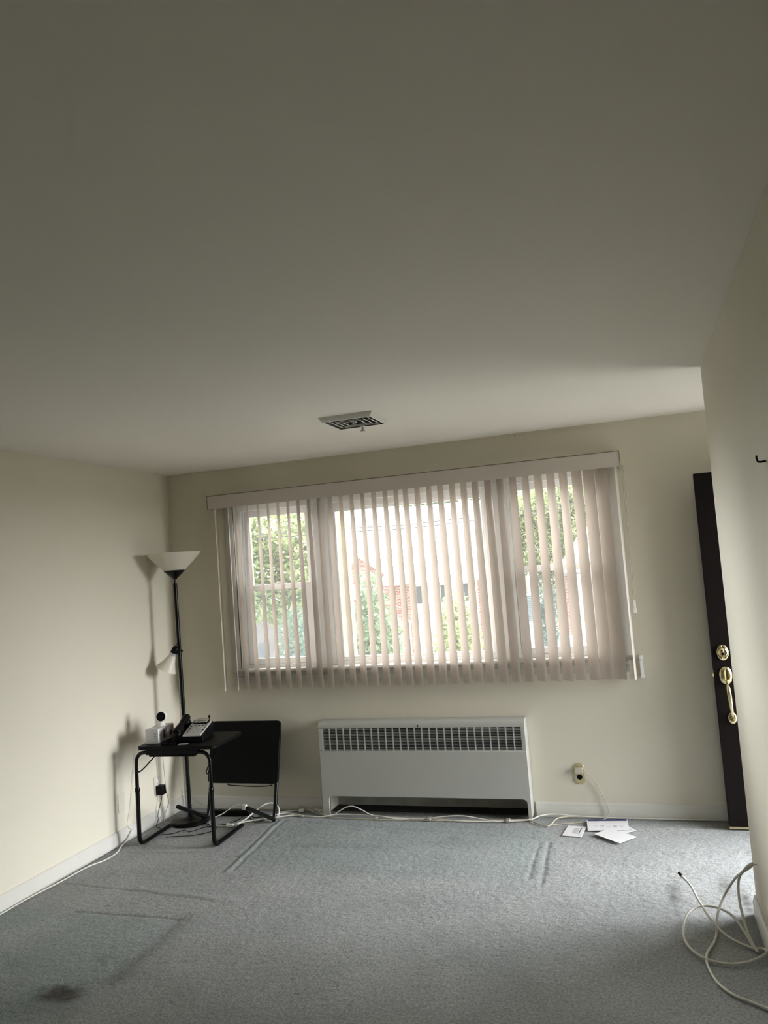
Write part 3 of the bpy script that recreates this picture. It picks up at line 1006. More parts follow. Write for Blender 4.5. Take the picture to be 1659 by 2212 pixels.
tt = thing('folding_tray_table', 'black folding tray table holding the telephone, beside the left wall', 'table', (-2.862, 4.302, 0.0), math.radians(2.6))
mb = MB()
tray_slab(mb, -.236, .302, -.012, .395, .600, .622)
mb.build('tray', M_tray, tt, bevel=.003)
MB().box(-.18, .18, -.004, .05, .568, .601).box(-.16, .16, .0, .04, .556, .568).build('tray_bracket', M_black, tt, bevel=.004)
for s in (-1, 1):
    xl_ = s * .258
    leg = MB()
    leg.tube([(s * .15, .012, .582), (s * .20, .012, .581), (s * .232, .012, .571), (s * .252, .012, .545), (s * .258, .012, .51), (s * .259, .010, .34)], .0115, 14, 8)
    leg.build('leg', M_blackm, tt)
    lo = MB()
    lo.tube([(xl_, .010, .35), (xl_ + s * .001, .008, .10), (xl_ + s * .001, .010, .050), (xl_, .028, .022), (xl_, .055, .014), (xl_, .10, .0135), (xl_, .395 if s > 0 else .36, .0135)], .0135, 14, 8)
    lo.lathe([(.0150, 0), (.0165, .004), (.0165, .020), (.0150, .024)], (xl_, .010, .338), 16)
    lo.build('foot', M_blackm, tt)
MB().tube([(-.250, .014, .462), (-.235, .02, .464), (-.20, .05, .50), (-.14, .12, .583), (-.135, .13, .598)], .0042, 8, 6).build('brace', M_blackm, tt)
MB().tube([(.256, .014, .495), (.262, .05, .53), (.268, .12, .583), (.268, .14, .598)], .0042, 8, 6).build('brace', M_blackm, tt)
MB().tube([(.250, .005, .500), (.238, .0, .470), (.236, .0, .455), (.248, .0, .452), (.252, .004, .47)], .0035, 8, 6).build('hook', M_blackm, tt)

t2 = thing('folding_tray_table', 'black tray table folded flat and leaning on the window wall beside the heater', 'table', (-2.685, 4.815, 0.0), 0.0)
lean = math.radians(15.5)


def up2(x, d, n):
    """point on the leaning frame: d along the legs, n out of its front"""
    return (x, .015 + d * math.sin(lean) - n * math.cos(lean), .013 + d * math.cos(lean) + n * math.sin(lean))


mb = MB()
pts = []
r_ = .03
X0, X1, D0, D1 = -.270, .264, .226, .640
for cx_, cy_, a0 in ((X1 - r_, D1 - r_, 0), (X0 + r_, D1 - r_, 90), (X0 + r_, D0 + r_, 180), (X1 - r_, D0 + r_, 270)):
    for k in range(7):
        a = math.radians(a0 + 15 * k)
        pts.append((cx_ + r_ * math.cos(a), cy_ + r_ * math.sin(a)))
n = len(pts)
mb.add([up2(x, d, .014) for x, d in pts] + [up2(x, d, .036) for x, d in pts], [tuple(range(n)), tuple(range(2 * n - 1, n - 1, -1))] + [(i, n + i, n + (i + 1) % n, (i + 1) % n) for i in range(n)])
mb.build('tray', M_tray, t2, bevel=.003)
for s in (-1, 1):
    xx = .250 * s - .010
    mb = MB().tube([up2(xx, .02, 0), up2(xx, .62, 0)], .012, 14, 1)
    mb.build('leg', M_blackm, t2)
    rise = math.radians(27)
    fp = lambda L_: (xx - .0 * L_, .015 - L_ * math.cos(rise), .014 + L_ * math.sin(rise))
    mb = MB().tube([up2(xx, .30, 0), up2(xx, .10, 0), up2(xx, .05, .0), up2(xx, .018, .006), (xx, .005, .0145), fp(.04), fp(.08), fp(.20), fp(.405)], .0135, 14, 8)
    mb.build('foot', M_blackm, t2)
MB().tube([up2(-.12, .224, .01), up2(-.105, .214, .01), up2(.08, .208, .01), up2(.20, .214, .01), up2(.21, .226, .01)], .0035, 8, 6).build('support_wire', M_blackm, t2)
MB().tube([up2(-.25, .60, 0), up2(.23, .60, 0)], .010, 12, 1).build('crossbar', M_blackm, t2)

# ------------------------------------------------------------------ things on the tray
ZT = 0.6225
box = thing('camera_box', 'small white printed carton on the tray table under the webcam', 'box', (-2.99, 4.362, ZT), math.radians(5))
bw, bd, bh = .090, .205, .090
MB().box(-bw, 0, 0, bd, 0, bh).build('carton', M_paper, box, bevel=.0012)
mb = MB().m(0).quad((.0004, .060, .016), (.0004, .118, .016), (.0004, .118, .074), (.0004, .060, .074))
mb.m(1).quad((.0006, .066, .022), (.0006, .090, .022), (.0006, .090, .068), (.0006, .066, .068))
mb.m(0).quad((.0004, .138, .008), (.0004, .205, .008), (.0004, .205, .080), (.0004, .138, .080))
mb.m(2).quad((.0006, .140, .050), (.0006, .190, .050), (.0006, .190, .080), (.0006, .160, .080))
mb.m(1)
mb.lathe([(.017, .0), (.017, .0009), (0, .001)], (.0006, .166, .036), 24, (1, 0, 0))
mb.m(0)
for k in range(5):
    zz = .020 + .008 * k
    mb.quad((.0005, .012, zz), (.0005, .044, zz), (.0005, .044, zz + .003), (.0005, .012, zz + .003))
for k in range(3):
    mb.quad((-.030, -.0005, .030 + .014 * k), (-.012, -.0005, .030 + .014 * k), (-.012, -.0005, .036 + .014 * k), (-.030, -.0005, .036 + .014 * k))
mb.build('printing', [M_grey_ink, M_dark_ink, M_pink_ink], box)

wc_ = thing('webcam', 'round white webcam with black face standing on the small carton', 'camera', (-3.028, 4.462, ZT + bh + .0005))
MB().lathe([(.0, 0), (.026, 0), (.0275, .003), (.026, .012), (.020, .022), (.012, .029), (.008, .034), (0, .034)], (0, 0, 0), 36).build('stand', M_white, wc_)
fa = Vector((.30, -.95, .05)).normalized()
c0 = Vector((0.002, 0, .062))
hd_ = MB().lathe([(0, -.030), (.012, -.028), (.024, -.020), (.0315, -.008), (.034, .004), (.0335, .011), (.031, .014), (0, .014)], tuple(c0), 40, tuple(fa)).build('camera_head', M_white, wc_)
MB().lathe([(0, .0165), (.014, .0165), (.029, .0148), (.0305, .013)], tuple(c0), 40, tuple(fa)).build('face', M_black, hd_)
MB().lathe([(.010, .0165), (.010, .0185), (.008, .019), (.006, .0178), (0, .0175)], tuple(c0 + Vector((0, 0, -.002))), 24, tuple(fa)).build('lens', M_blackm, hd_)

MB().tube([(0, .026, .006), (-.03, .06, .004), (-.14, .16, -.10), (-.197, .273, -.20), (-.202, .293, -.30), (-.200, .298, -.40), (-.196, .303, -.50), (-.200, .328, -.59), (-.212, .298, -.66), (-.172, .238, -.6945), (-.072, .258, -.6945)], .0024, 6, 8).build('cord', M_ivory, wc_)
ph = thing('telephone', 'silver and black corded desk telephone on the tray table', 'telephone', (-2.819, 4.392, ZT), math.radians(10))
# wedge body: local x across, y depth, rising to the back
def pz(y):
    return .038 + .30 * y


mb = MB()
mb.prism([(0, 0), (.205, 0), (.215, .02), (.215, .085), (.19, .093), (.0, .036)], 'x', -.085, .120)
body = mb.build('body', M_black, ph, bevel=.006, seg=3)
tilt = lambda x, y, h=0: (x, y, .036 + .30 * y + h)
mb = MB()
fx0, fx1, fy0, fy1 = -.012, .122, -.004, .190
mb.add([tilt(fx0, fy0), tilt(fx1 - .012, fy0), tilt(fx1, fy1 - .02), tilt(fx0 + .006, fy1), tilt(fx0, fy0, .012), tilt(fx1 - .012, fy0, .012), tilt(fx1, fy1 - .02, .012), tilt(fx0 + .006, fy1, .012)],
       [(0, 1, 2, 3), (7, 6, 5, 4), (0, 4, 5, 1), (1, 5, 6, 2), (2, 6, 7, 3), (3, 7, 4, 0)])
fp_ = mb.build('faceplate', M_silver, ph, bevel=.004, seg=3)
mb = MB()
for a in range(4):
    for c in range(3):
        x, y = .030 + .024 * c, .022 + .019 * a
        mb.add([tilt(x, y, .012), tilt(x + .015, y, .012), tilt(x + .015, y + .010, .012), tilt(x, y + .010, .012), tilt(x + .001, y + .001, .0155), tilt(x + .014, y + .001, .0155), tilt(x + .014, y + .009, .0155), tilt(x + .001, y + .009, .0155)],
               [(4, 5, 6, 7), (0, 1, 5, 4), (1, 2, 6, 5), (2, 3, 7, 6), (3, 0, 4, 7)])
mb.build('keypad', M_silver, fp_)
mb = MB()
for x, y in ((.006, .02), (.006, .04), (.006, .06), (.006, .08), (.006, .10), (.104, .05), (.105, .075), (.106, .10), (.030, .108), (.054, .110), (.080, .108), (.092, .125)):
    c = Vector(tilt(x + .004, y, .0118))
    mb.lathe([(.0048, 0), (.0045, .003), (0, .0035)], tuple(c), 12, (0, -.29, 1))
mb.build('function_keys', M_black, fp_)
mb = MB()
q = [(.012, .130), (.104, .130), (.112, .150), (.108, .186), (.020, .186), (.008, .150)]
k = len(q)
mb.add([tilt(x, y, .012) for x, y in q] + [tilt(x, y, .020) for x, y in q], [tuple(range(k - 1, -1, -1)), tuple(range(k, 2 * k))] + [(i, (i + 1) % k, k + (i + 1) % k, k + i) for i in range(k)])
dp = mb.build('display_housing', M_black, ph, bevel=.003)
mb = MB().m(0).add([tilt(.016, .134, .0204), tilt(.102, .134, .0204), tilt(.105, .180, .0204), tilt(.018, .180, .0204)], [(0, 1, 2, 3)])
mb.m(1).add([tilt(.026, .146, .0208), tilt(.092, .146, .0208), tilt(.094, .166, .0208), tilt(.028, .166, .0208)], [(0, 1, 2, 3)])
mb.build('display', [M_silver, M_lcd], dp)
MB().tube([(.094, .192, .085), (.098, .194, .118), (.099, .194, .130)], [.009, .006, .004], 12, 4).build('antenna', M_black, ph)
mb = MB()
hpts = [(-.052, .0, .062), (-.052, .02, .070), (-.052, .09, .096), (-.050, .165, .122), (-.049, .190, .120)]
mb.tube(hpts, [.020, .027, .0195, .026, .020], 18, 8)
mb.lathe([(.026, 0), (.027, .02), (.022, .028)], (-.052, .022, .040), 20).lathe([(.026, 0), (.027, .02), (.022, .028)], (-.050, .170, .086), 20)
hs_ = mb.build('handset', M_black, ph)
mb = MB()                                          # coiled cord lying on the tray in front
ctr = [(-.055, -.012, .035), (-.075, -.032, .014), (-.100, -.052, .0095), (-.125, -.062, .0095), (-.105, -.080, .0095), (-.070, -.072, .0095), (-.040, -.055, .0095), (-.075, -.045, .020), (-.11, -.03, .0095), (-.12, .01, .0095), (-.095, .05, .014)]
P = [Vector(p_) for p_ in ctr]
fine = []
for i in range(len(P) - 1):
    for s in range(40):
        t = s / 40
        p_ = P[i].lerp(P[i + 1], t)
        a = (i * 40 + s) * 0.9
        dirv = (P[i + 1] - P[i]).normalized()
        n1 = dirv.cross(Vector((0, 0, 1))).normalized()
        n2 = Vector((0, 0, 1))
        fine.append(p_ + (n1 * math.cos(a) + n2 * math.sin(a)) * .0062)
mb.tube(fine, .0022, 5, 1)
mb.build('coiled_cord', M_black, ph)

o = MB().box(-.028, .028, -.018, .018, 0, .002)
o = o.build('paper_slip', M_grey_ink)
o.location = (-2.80, 4.345, ZT + .0005)
o.rotation_euler = (0, 0, .25)
tag(o, 'small grey paper slip on the tray in front of the telephone', 'paper')

# ------------------------------------------------------------------ wall plates, adapter
def plate(mb, w_, h_, d_):
    return mb.prism([(-w_, -h_ + .004), (-w_ + .004, -h_), (w_ - .004, -h_), (w_, -h_ + .004), (w_, h_ - .004), (w_ - .004, h_), (-w_ + .004, h_), (-w_, h_ - .004)], 'x', 0, d_)


ol = thing('wall_outlet', 'white wall outlet low on the left wall behind the tray table', 'outlet', (XL, 4.752, .252))
plate(MB(), .036, .060, .005).build('cover_plate', M_plate, ol, bevel=.0015)
for s in (1, -1):
    sock = MB().lathe([(.0165, .004), (.0165, .0068), (.015, .0075), (0, .0075)], (0, 0, s * .0195), 28, (1, 0, 0)).build('socket', M_white, ol)
    MB().box(.0074, .0079, -.0075, -.0055, s * .0195 - .002, s * .0195 + .007).box(.0074, .0079, .005, .007, s * .0195 - .002, s * .0195 + .006).lathe([(.0024, .0074), (.0024, .0079), (0, .0079)], (0, 0, s * .0195 - .008), 12, (1, 0, 0)).build('slots', M_black, sock)
bp_ = thing('blank_wall_plate', 'blank painted cover plate on the left wall, the one nearer the camera', 'wall plate', (XL, 4.358, .252))
plate(MB(), .036, .058, .005).build('cover_plate', M_plate, bp_, bevel=.0015)
MB().lathe([(.003, .005), (.003, .006), (0, .0065)], (0, 0, .0), 12, (1, 0, 0)).build('screw', M_white, bp_)
ad = thing('power_adapter', 'black plug-in power adapter in the left wall outlet', 'adapter', (XL + .0095, 4.752, .225))
MB().box(0, .048, -.026, .026, -.036, .026).build('casing', M_black, ad, bevel=.004)
MB().tube([(.026, 0, -.034), (.026, -.002, -.055), (.024, -.008, -.075), (.018, -.02, -.11), (.020, -.05, -.16), (.024, -.055, -.190), (.04, -.10, -.2205), (.10, -.13, -.2215), (.16, -.17, -.2215)], .0022, 6, 6).build('cord', M_black, ad)

orr = thing('wall_outlet', 'antique gold outlet plate on the window wall right of the heater', 'outlet', (-0.451, YW, .264))
pl = [(-.033, -.046), (-.029, -.053), (-.016, -.059), (-.006, -.064), (.006, -.064), (.016, -.059), (.029, -.053), (.033, -.046), (.033, .046), (.029, .053), (.016, .059), (.006, .064), (-.006, .064), (-.016, .059), (-.029, .053), (-.033, .046)]
MB().prism(pl, 'y', -.006, 0).build('cover_plate', M_gold, orr, bevel=.0025)
MB().prism([(x * .84, z * .86) for x, z in pl], 'y', -.008, -.005).build('inner_plate', M_gold, orr, bevel=.001)
MB().lathe([(.0165, .007), (.0165, .0098), (0, .010)], (0, 0, -.019), 28, (0, -1, 0)).build('socket', M_black, orr)
jk = thing('phone_jack', 'beige plug block pushed into the top of the gold outlet plate', 'plug', (-0.451, YW - .0085, .284))
MB().box(-.024, .022, -.020, 0, -.016, .022).build('housing', M_jack, jk, bevel=.002)
MB().tube([(.020, -.012, .016), (.035, -.014, .006), (.052, -.012, -.020), (.085, -.010, -.055), (.108, -.006, -.10), (.132, -.004, -.16), (.150, -.018, -.195), (.156, -.020, -.225), (.150, -.022, -.262), (.13, -.05, -.276), (.08, -.075, -.2785), (0, -.115, -.2785), (-.10, -.145, -.2785), (-.18, -.175, -.2785)], .0026, 6, 6).build('cord', M_ivory, jk)

o = MB().tube([(XP - .0005, 2.345, 1.842), (XP - .018, 2.350, 1.842), (XP - .022, 2.352, 1.850), (XP - .022, 2.353, 1.860)], .0028, 8, 4)
tag(o.build('wall_hook', M_black, origin=(XP, 2.345, 1.842)), 'small dark hook nailed high on the partition wall at right', 'hook')
o = MB().lathe([(.0015, 0), (.0015, .012), (.004, .012), (.004, .014), (0, .0145)], (XP, 3.626, .287), 10, (-1, 0, 0))
tag(o.build('nail', M_brassd, origin=(XP, 3.626, .287)), 'small nail low on the partition wall where the white cable hangs', 'nail')
o = MB().lathe([(.0015, 0), (.0015, .010), (.0045, .010), (.0045, .012), (0, .0125)], (-0.668, YW, 2.425), 10, (0, -1, 0))
tag(o.build('nail', M_brassd, origin=(-0.668, YW, 2.425)), 'small dark nail at the top of the window wall above the blind', 'nail')

# ------------------------------------------------------------------ cables
def cable(name, pts, r, m_, label, cat='cable', n=8, smooth=8):
    mb = MB().tube(pts, r, n, smooth)
    return tag(mb.build(name, m_, origin=pts[0]), label, cat)


R1 = .0045
FL = .0035
A = [(-2.53, 4.90), (-2.431, 4.985), (-2.271, 4.935), (-2.146, 4.93), (-2.05, 4.945), (-1.939, 4.952), (-1.834, 4.945), (-1.721, 4.93), (-1.622, 4.925), (-1.491, 4.945), (-1.343, 4.935), (-1.184, 4.915), (-1.009, 4.925), (-0.869, 4.94), (-0.756, 4.955), (-0.70, 4.99), (-0.62, 5.025), (-0.5, 5.035), (-0.257, 5.05), (0.064, 5.05), (0.30, 5.052)]
cable('white_cable', [(x, y, FL + R1 + (.012 if 3 < i < 8 else 0) + (.022 if 14 < i < 17 else .01 if i in (14, 17) else 0)) for i, (x, y) in enumerate(A)], R1, M_cable, 'thick white cable running along the floor in front of the whole heater')
Bp = [(-2.24, 5.03, .030), (-2.19, 5.0, .016), (-2.13, 4.955, .009), (-2.07, 4.950, .016), (-2.02, 4.945, .045), (-1.97, 4.945, .070), (-1.92, 4.945, .075), (-1.86, 4.945, .052), (-1.80, 4.94, .026), (-1.72, 4.945, .012), (-1.60, 4.945, .009), (-1.45, 4.93, .010), (-1.30, 4.93, .030), (-1.18, 4.935, .034), (-1.06, 4.935, .018), (-0.98, 4.925, .010), (-0.88, 4.945, .009), (-0.80, 4.96, .009)]
cable('white_cable', Bp, .0038, M_cable, 'white cable arching up in a loop at the heater\'s left leg')
Cp = [(-2.36, 5.055, .030), (-2.29, 5.03, .022), (-2.20, 4.99, .010), (-2.08, 4.925, .008), (-1.95, 4.915, .008), (-1.80, 4.91, .008), (-1.65, 4.905, .008), (-1.50, 4.915, .008), (-1.30, 4.915, .008), (-1.15, 4.935, .008), (-0.95, 4.955, .008), (-0.80, 4.975, .008), (-0.752, 4.945, .008), (-0.686, 4.885, .008), (-0.645, 4.865, .009), (-0.625, 4.90, .014), (-0.60, 4.975, .020), (-0.54, 5.02, .018), (-0.42, 5.045, .012), (-0.33, 5.05, .010)]
cable('ivory_cable', Cp, .0034, M_ivory, 'yellowed thin cable bundled behind the thick one, hooking round by the papers')
for k, (x, y) in enumerate(((-1.763, 4.935), (-1.405, 4.935), (-0.90, 4.945))):
    o = MB().box(x - .014, x + .014, y - .022, y + .024, .003, .018)
    tag(o.build('cable_clip', M_clip, bevel=.004, origin=(x, y, .003)), ['beige cable clip holding the bundle near the heater\'s left end', 'beige cable clip holding the bundle before the heater\'s middle', 'beige cable clip holding the bundle near the heater\'s right leg'][k], 'clip', 'clips along the cable bundle')
cable('white_cable', [(-3.262, 2.6, .008), (-3.262, 3.10, .008), (-3.258, 3.31, .008), (-3.258, 3.50, .008), (-3.238, 3.72, .008), (-3.228, 3.93, .008), (-3.19, 4.05, .008), (-3.195, 4.17, .008), (-3.235, 4.26, .009), (-3.256, 4.36, .02), (-3.266, 4.42, .06)], .0042, M_cable, 'white cable lying along the skirting of the left wall')
cable('hanging_cable', [(-3.268, 4.44, .055), (-3.270, 4.40, .09), (-3.277, 4.44, .20), (-3.278, 4.47, .34), (-3.268, 4.50, .47), (-3.20, 4.53, .57), (-3.13, 4.54, .600)], .0018, M_plate, 'thin pale cord hanging down the left wall beside the blank cover plate')
cable('thin_black_cord', [(-3.10, 4.50, .0065), (-3.03, 4.53, .0065), (-2.99, 4.60, .0065), (-2.93, 4.57, .0065), (-2.86, 4.68, .0065), (-2.78, 4.66, .0065), (-2.79, 4.58, .0065), (-2.87, 4.51, .0065), (-2.98, 4.48, .0065), (-3.04, 4.46, .0065)], .0022, M_black, 'loose loop of thin black cord on the carpet between the table feet')
ps = thing('power_strip', 'black power strip on the floor behind the tray table', 'power strip', (-2.80, 4.93, .003), math.radians(4))
MB().box(-.17, .12, -.024, .024, 0, .036).build('housing', M_black, ps, bevel=.004)
for k in range(4):
    MB().lathe([(.014, .036), (.014, .0372), (0, .0374)], (-.13 + k * .06, 0, 0), 20).build('socket', M_blackm, ps)
pg = thing('white_plug', 'white plug standing in the black power strip', 'plug', (-2.72, 4.936, .0405))
MB().box(-.020, .014, -.014, .014, 0, .034).build('housing', M_white, pg, bevel=.004)
MB().tube([(-.018, 0, .024), (-.04, -.004, .034), (-.075, -.01, .030), (-.11, -.02, .006), (-.15, -.05, -.018), (-.20, -.09, -.032)], .0038, 8, 6).build('cord', M_cable, pg)
cable('black_power_cord', [(-2.68, 4.925, .016), (-2.64, 4.86, .007), (-2.59, 4.80, .007), (-2.55, 4.79, .008), (-2.53, 4.85, .007), (-2.56, 4.90, .007), (-2.62, 4.88, .008), (-2.68, 4.91, .018)], .0032, M_black, 'black power cord looping on the carpet right of the power strip')
cable('black_lamp_cord', [(-2.92, 4.74, .010), (-2.84, 4.70, .007), (-2.76, 4.73, .007), (-2.72, 4.80, .007), (-2.71, 4.88, .010), (-2.73, 4.90, .02)], .003, M_black, 'black lamp cord running from the lamp base to the power strip')
ex = thing('extension_cord', 'white extension cord with connector on the carpet behind the tray table', 'cord', (-2.70, 4.74, .0035))
MB().tube([(-.20, .02, .005), (-.16, -.03, .005), (-.10, -.05, .006), (-.03, -.045, .008), (.03, -.02, .010), (.07, .03, .011), (.15, .10, .006), (.26, .16, .006), (.34, .20, .006), (.42, .19, .006)], .0045, 8, 8).build('cord', M_cable, ex)
MB().box(-.032, .022, -.052, -.030, 0, .020).box(.02, .05, -.040, -.020, .001, .018).build('connector', M_white, ex, bevel=.004)
MB().tube([(.02, -.03, .010), (.06, .02, .02), (.10, .09, .05), (.15, .16, .085), (.21, .19, .085), (.245, .185, .05), (.25, .16, .012)], .0048, 8, 8).build('raised_loop', M_cable, ex)
cable('ivory_cable', [(-3.262, 5.055, .11), (-3.24, 5.05, .135), (-3.22, 5.04, .10), (-3.12, 5.02, .05), (-2.98, 5.03, .016), (-2.85, 5.045, .012), (-2.70, 5.05, .012), (-2.55, 5.052, .012), (-2.40, 5.052, .012), (-2.30, 5.055, .02)], .0032, M_ivory, 'yellowed cord along the foot of the window wall behind the floor lamp')
ck = thing('plug_end', 'small white plug lying at the skirting left of the heater', 'plug', (-2.335, 5.035, .004), .3)
MB().box(-.022, .014, -.010, .010, 0, .020).build('housing', M_white, ck, bevel=.003)
MB().tube([(-.02, 0, .010), (-.07, .006, .008), (-.16, .012, .006)], .003, 8, 4).build('cord', M_cable, ck)

# coil of stiff white cable hooked over the nail on the partition
cz = thing('coaxial_cable', 'stiff white cable coiled on the carpet at lower right against the partition', 'cable', (0.20, 3.5, 0.004))
co = Vector(cz.location)
S1 = [(0.072, 3.93, .11), (0.105, 3.86, .095), (0.128, 3.76, .075), (0.170, 3.63, .045), (0.225, 3.545, .022), (0.300, 3.492, .012), (0.338, 3.482, .016), (0.349, 3.455, .020), (0.335, 3.425, .018), (0.27, 3.37, .013), (0.19, 3.35, .011), (0.11, 3.38, .014), (0.058, 3.46, .022), (0.050, 3.56, .035), (0.075, 3.67, .050), (0.125, 3.745, .055), (0.19, 3.75, .055), (0.252, 3.69, .050), (0.285, 3.60, .030), (0.305, 3.52, .012), (0.318, 3.47, .009), (0.31, 3.49, .02), (0.293, 3.55, .06), (0.285, 3.64, .13), (0.295, 3.69, .20), (0.325, 3.66, .26), (0.349, 3.626, .292), (0.34, 3.66, .262), (0.29, 3.76, .18), (0.235, 3.76, .10), (0.195, 3.68, .050), (0.180, 3.60, .012), (0.165, 3.53, .009), (0.130, 3.43, .009), (0.122, 3.36, .009), (0.130, 3.28, .009), (0.150, 3.20, .009), (0.195, 3.13, .009), (0.26, 3.085, .009), (0.31, 3.04, .009), (0.335, 2.95, .009), (0.338, 2.8, .009)]
mb = MB().tube([tuple(Vector(p_) - co) for p_ in S1], .0052, 10, 10)
mb.build('sheath', M_cable, cz)
e0, e1 = Vector(S1[0]) - co, Vector(S1[1]) - co
dv = (e0 - e1).normalized()
MB().tube([tuple(e0), tuple(e0 + dv * .026)], .0066, 12, 1).build('connector_tip', M_black, cz)

# ------------------------------------------------------------------ papers on the carpet
def sheet(name, pts, z, th, label, cat, marks=(), mats=None, curl=0.0):
    """thin paper with corner points given on the floor, drawn marks lie on its upper face"""
    mb = MB()
    a, b_, c, d = [Vector((x, y, z)) for x, y in pts]
    n_ = 6
    vs = []
    for lv in (0, 1):
        for i in range(n_ + 1):
            for j in range(n_ + 1):
                u, v = i / n_, j / n_
                p_ = a.lerp(b_, u).lerp(d.lerp(c, u), v)
                vs.append((p_.x, p_.y, p_.z + lv * th + curl * (v ** 2) * (0.6 + .4 * u)))
    fs = []
    N = (n_ + 1) ** 2
    for i in range(n_):
        for j in range(n_):
            k = i * (n_ + 1) + j
            fs.append((N + k, N + k + n_ + 1, N + k + n_ + 2, N + k + 1))
            fs.append((k + 1, k + n_ + 2, k + n_ + 1, k))
    for i in range(n_):
        for (k, k2) in ((i * (n_ + 1), (i + 1) * (n_ + 1)), (i * (n_ + 1) + n_, (i + 1) * (n_ + 1) + n_), (i, i + 1), (n_ * (n_ + 1) + i, n_ * (n_ + 1) + i + 1)):
            fs.append((k, k2, N + k2, N + k))
    mb.add(vs, fs)
    for mi, u0, u1, v0, v1 in marks:
        mb.m(mi)
        q = []
        for u, v in ((u0, v0), (u1, v0), (u1, v1), (u0, v1)):
            p_ = a.lerp(b_, u).lerp(d.lerp(c, u), v)
            q.append((p_.x, p_.y, p_.z + th + .0004 + curl * (v ** 2) * (0.6 + .4 * u)))
        mb.quad(*q)
        mb.m(0)
    o_ = mb.build(name, mats or [M_paper], origin=(pts[0][0], pts[0][1], z))
    return tag(o_, label, cat)


PM = [M_paper, M_grey_ink, M_dark_ink, M_navy]
# small printed letter, u across, v toward the wall
sheet('letter', [(-0.550, 4.720), (-0.439, 4.707), (-0.420, 4.878), (-0.528, 4.893)], .004, .0025, 'small white printed letter lying on the carpet left of the envelope', 'paper',
      [(1, .42, .70, .28 + .045 * k, .30 + .045 * k) for k in range(12)] + [(2, .76, .81, .28, .86), (2, .80, .95, .13, .16), (2, .78, .80, .14, .22)], PM)
sheet('envelope', [(-0.408, 4.803), (-0.174, 4.831), (-0.186, 4.984), (-0.423, 4.973)], .0085, .003, 'long white envelope with navy flap on the carpet by the gold outlet', 'envelope',
      [(3, .02, .98, .86, 1.0), (1, .40, .66, .93, .945), (1, .34, .68, .60, .63), (1, .16, .26, .40, .43), (2, .31, .41, .40, .43), (1, .46, .56, .36, .38), (2, .63, .72, .36, .40), (1, .78, .88, .36, .40)], PM, curl=.012)
sheet('printed_card', [(-0.215, 4.785), (-0.135, 4.842), (-0.235, 4.998), (-0.335, 4.968)], .0038, .0018, 'white printed card sticking out from under the navy-flapped envelope', 'card',
      [(2, .70, .82, .14, .24), (1, .40, .80, .90, .96), (2, .15, .30, .86, .92), (1, .52, .62, .05, .07)], PM)
sheet('paper_sheet', [(-0.225, 4.600), (-0.136, 4.713), (-0.285, 4.838), (-0.368, 4.735)], .0135, .002, 'blank white folded sheet nearest the camera, overlapping the envelope', 'paper', [], PM)

# ------------------------------------------------------------------ outside
GZ = -0.75
struct(MB().box(-60, 70, -50, 70, GZ - .2, GZ).build('ground', M_grass))
struct(MB().box(-2.6, 0.2, 17.0, 26, GZ - .01, GZ + .02).box(-30, 20, 9.5, 15.5, GZ - .01, GZ + .02).build('driveway', M_conc))
struct(MB().box(XE + T, 5.5, 2.6, 5.6, -.4, -.10).build('stoop', mat('weathered_stone', (0.30, 0.29, 0.27), 0.85, noise=(3, 0.1))))


def leaves(mb, blobs, n_, size, flat=False):
    tot = sum(b_[3] * b_[4] * b_[5] for b_ in blobs)
    for (cx_, cy_, cz_, rx, ry, rz) in blobs:
        for _ in range(int(n_ * rx * ry * rz / tot)):
            while True:
                v = Vector((random.uniform(-1, 1), random.uniform(-1, 1), random.uniform(-1, 1)))
                if 0.25 < v.length <= 1:
                    break
            p_ = Vector((cx_ + v.x * rx, cy_ + v.y * ry, cz_ + v.z * rz))
            d1 = Vector((random.gauss(0, 1), random.gauss(0, 1), random.gauss(0, .7))).normalized()
            d2 = d1.orthogonal().normalized()
            s = size * random.uniform(.6, 1.3)
            mb.add([p_ - d1 * s, p_ + d2 * s * .45, p_ + d1 * s, p_ - d2 * s * .45], [(0, 1, 2, 3)])
    return mb


def plant(name, loc, blobs, n_, size, leafm, label, cat, trunk=None):
    t_ = thing(name, label, cat, loc)
    leaves(MB(), blobs, n_, size).build('foliage', leafm, t_, fix=False)
    if trunk:
        mb = MB()
        for pts_, rr in trunk:
            mb.tube(pts_, rr, 8, 4)
        mb.build('trunk', M_bark, t_)
    return t_


plant('tree', (-5.9, 12.5, GZ), [(-.55, 0, 2.55, .75, .8, .65), (.15, .2, 3.05, .9, .8, .55), (.75, -.1, 2.5, .55, .7, .6), (-.2, -.2, 2.0, .7, .6, .45), (.5, 0, 1.9, .6, .6, .4), (-.9, 0, 3.3, .5, .6, .4)], 9500, .062, M_leafA,
      'leafy bright green tree seen through the left window', 'tree', [([(0, 0, 0), (.05, 0, 1.0), (0, 0, 2.2), (-.1, 0, 3.0)], [.14, .11, .07, .03]), ([(.02, 0, 1.6), (.5, 0, 2.3), (.8, 0, 2.8)], [.06, .04, .02]), ([(0, 0, 1.5), (-.5, 0, 2.3), (-.8, .1, 3.2)], [.06, .04, .02])])
plant('shrub', (-4.05, 9.2, GZ), [(0, 0, .85, .42, .45, .85), (.18, .0, 1.4, .30, .4, .62), (-.2, .1, 1.5, .22, .3, .5)], 4200, .045, M_leafB, 'tall dark green shrub seen low through the left window', 'shrub', [([(0, 0, 0), (0, 0, 1.5)], [.05, .02])])
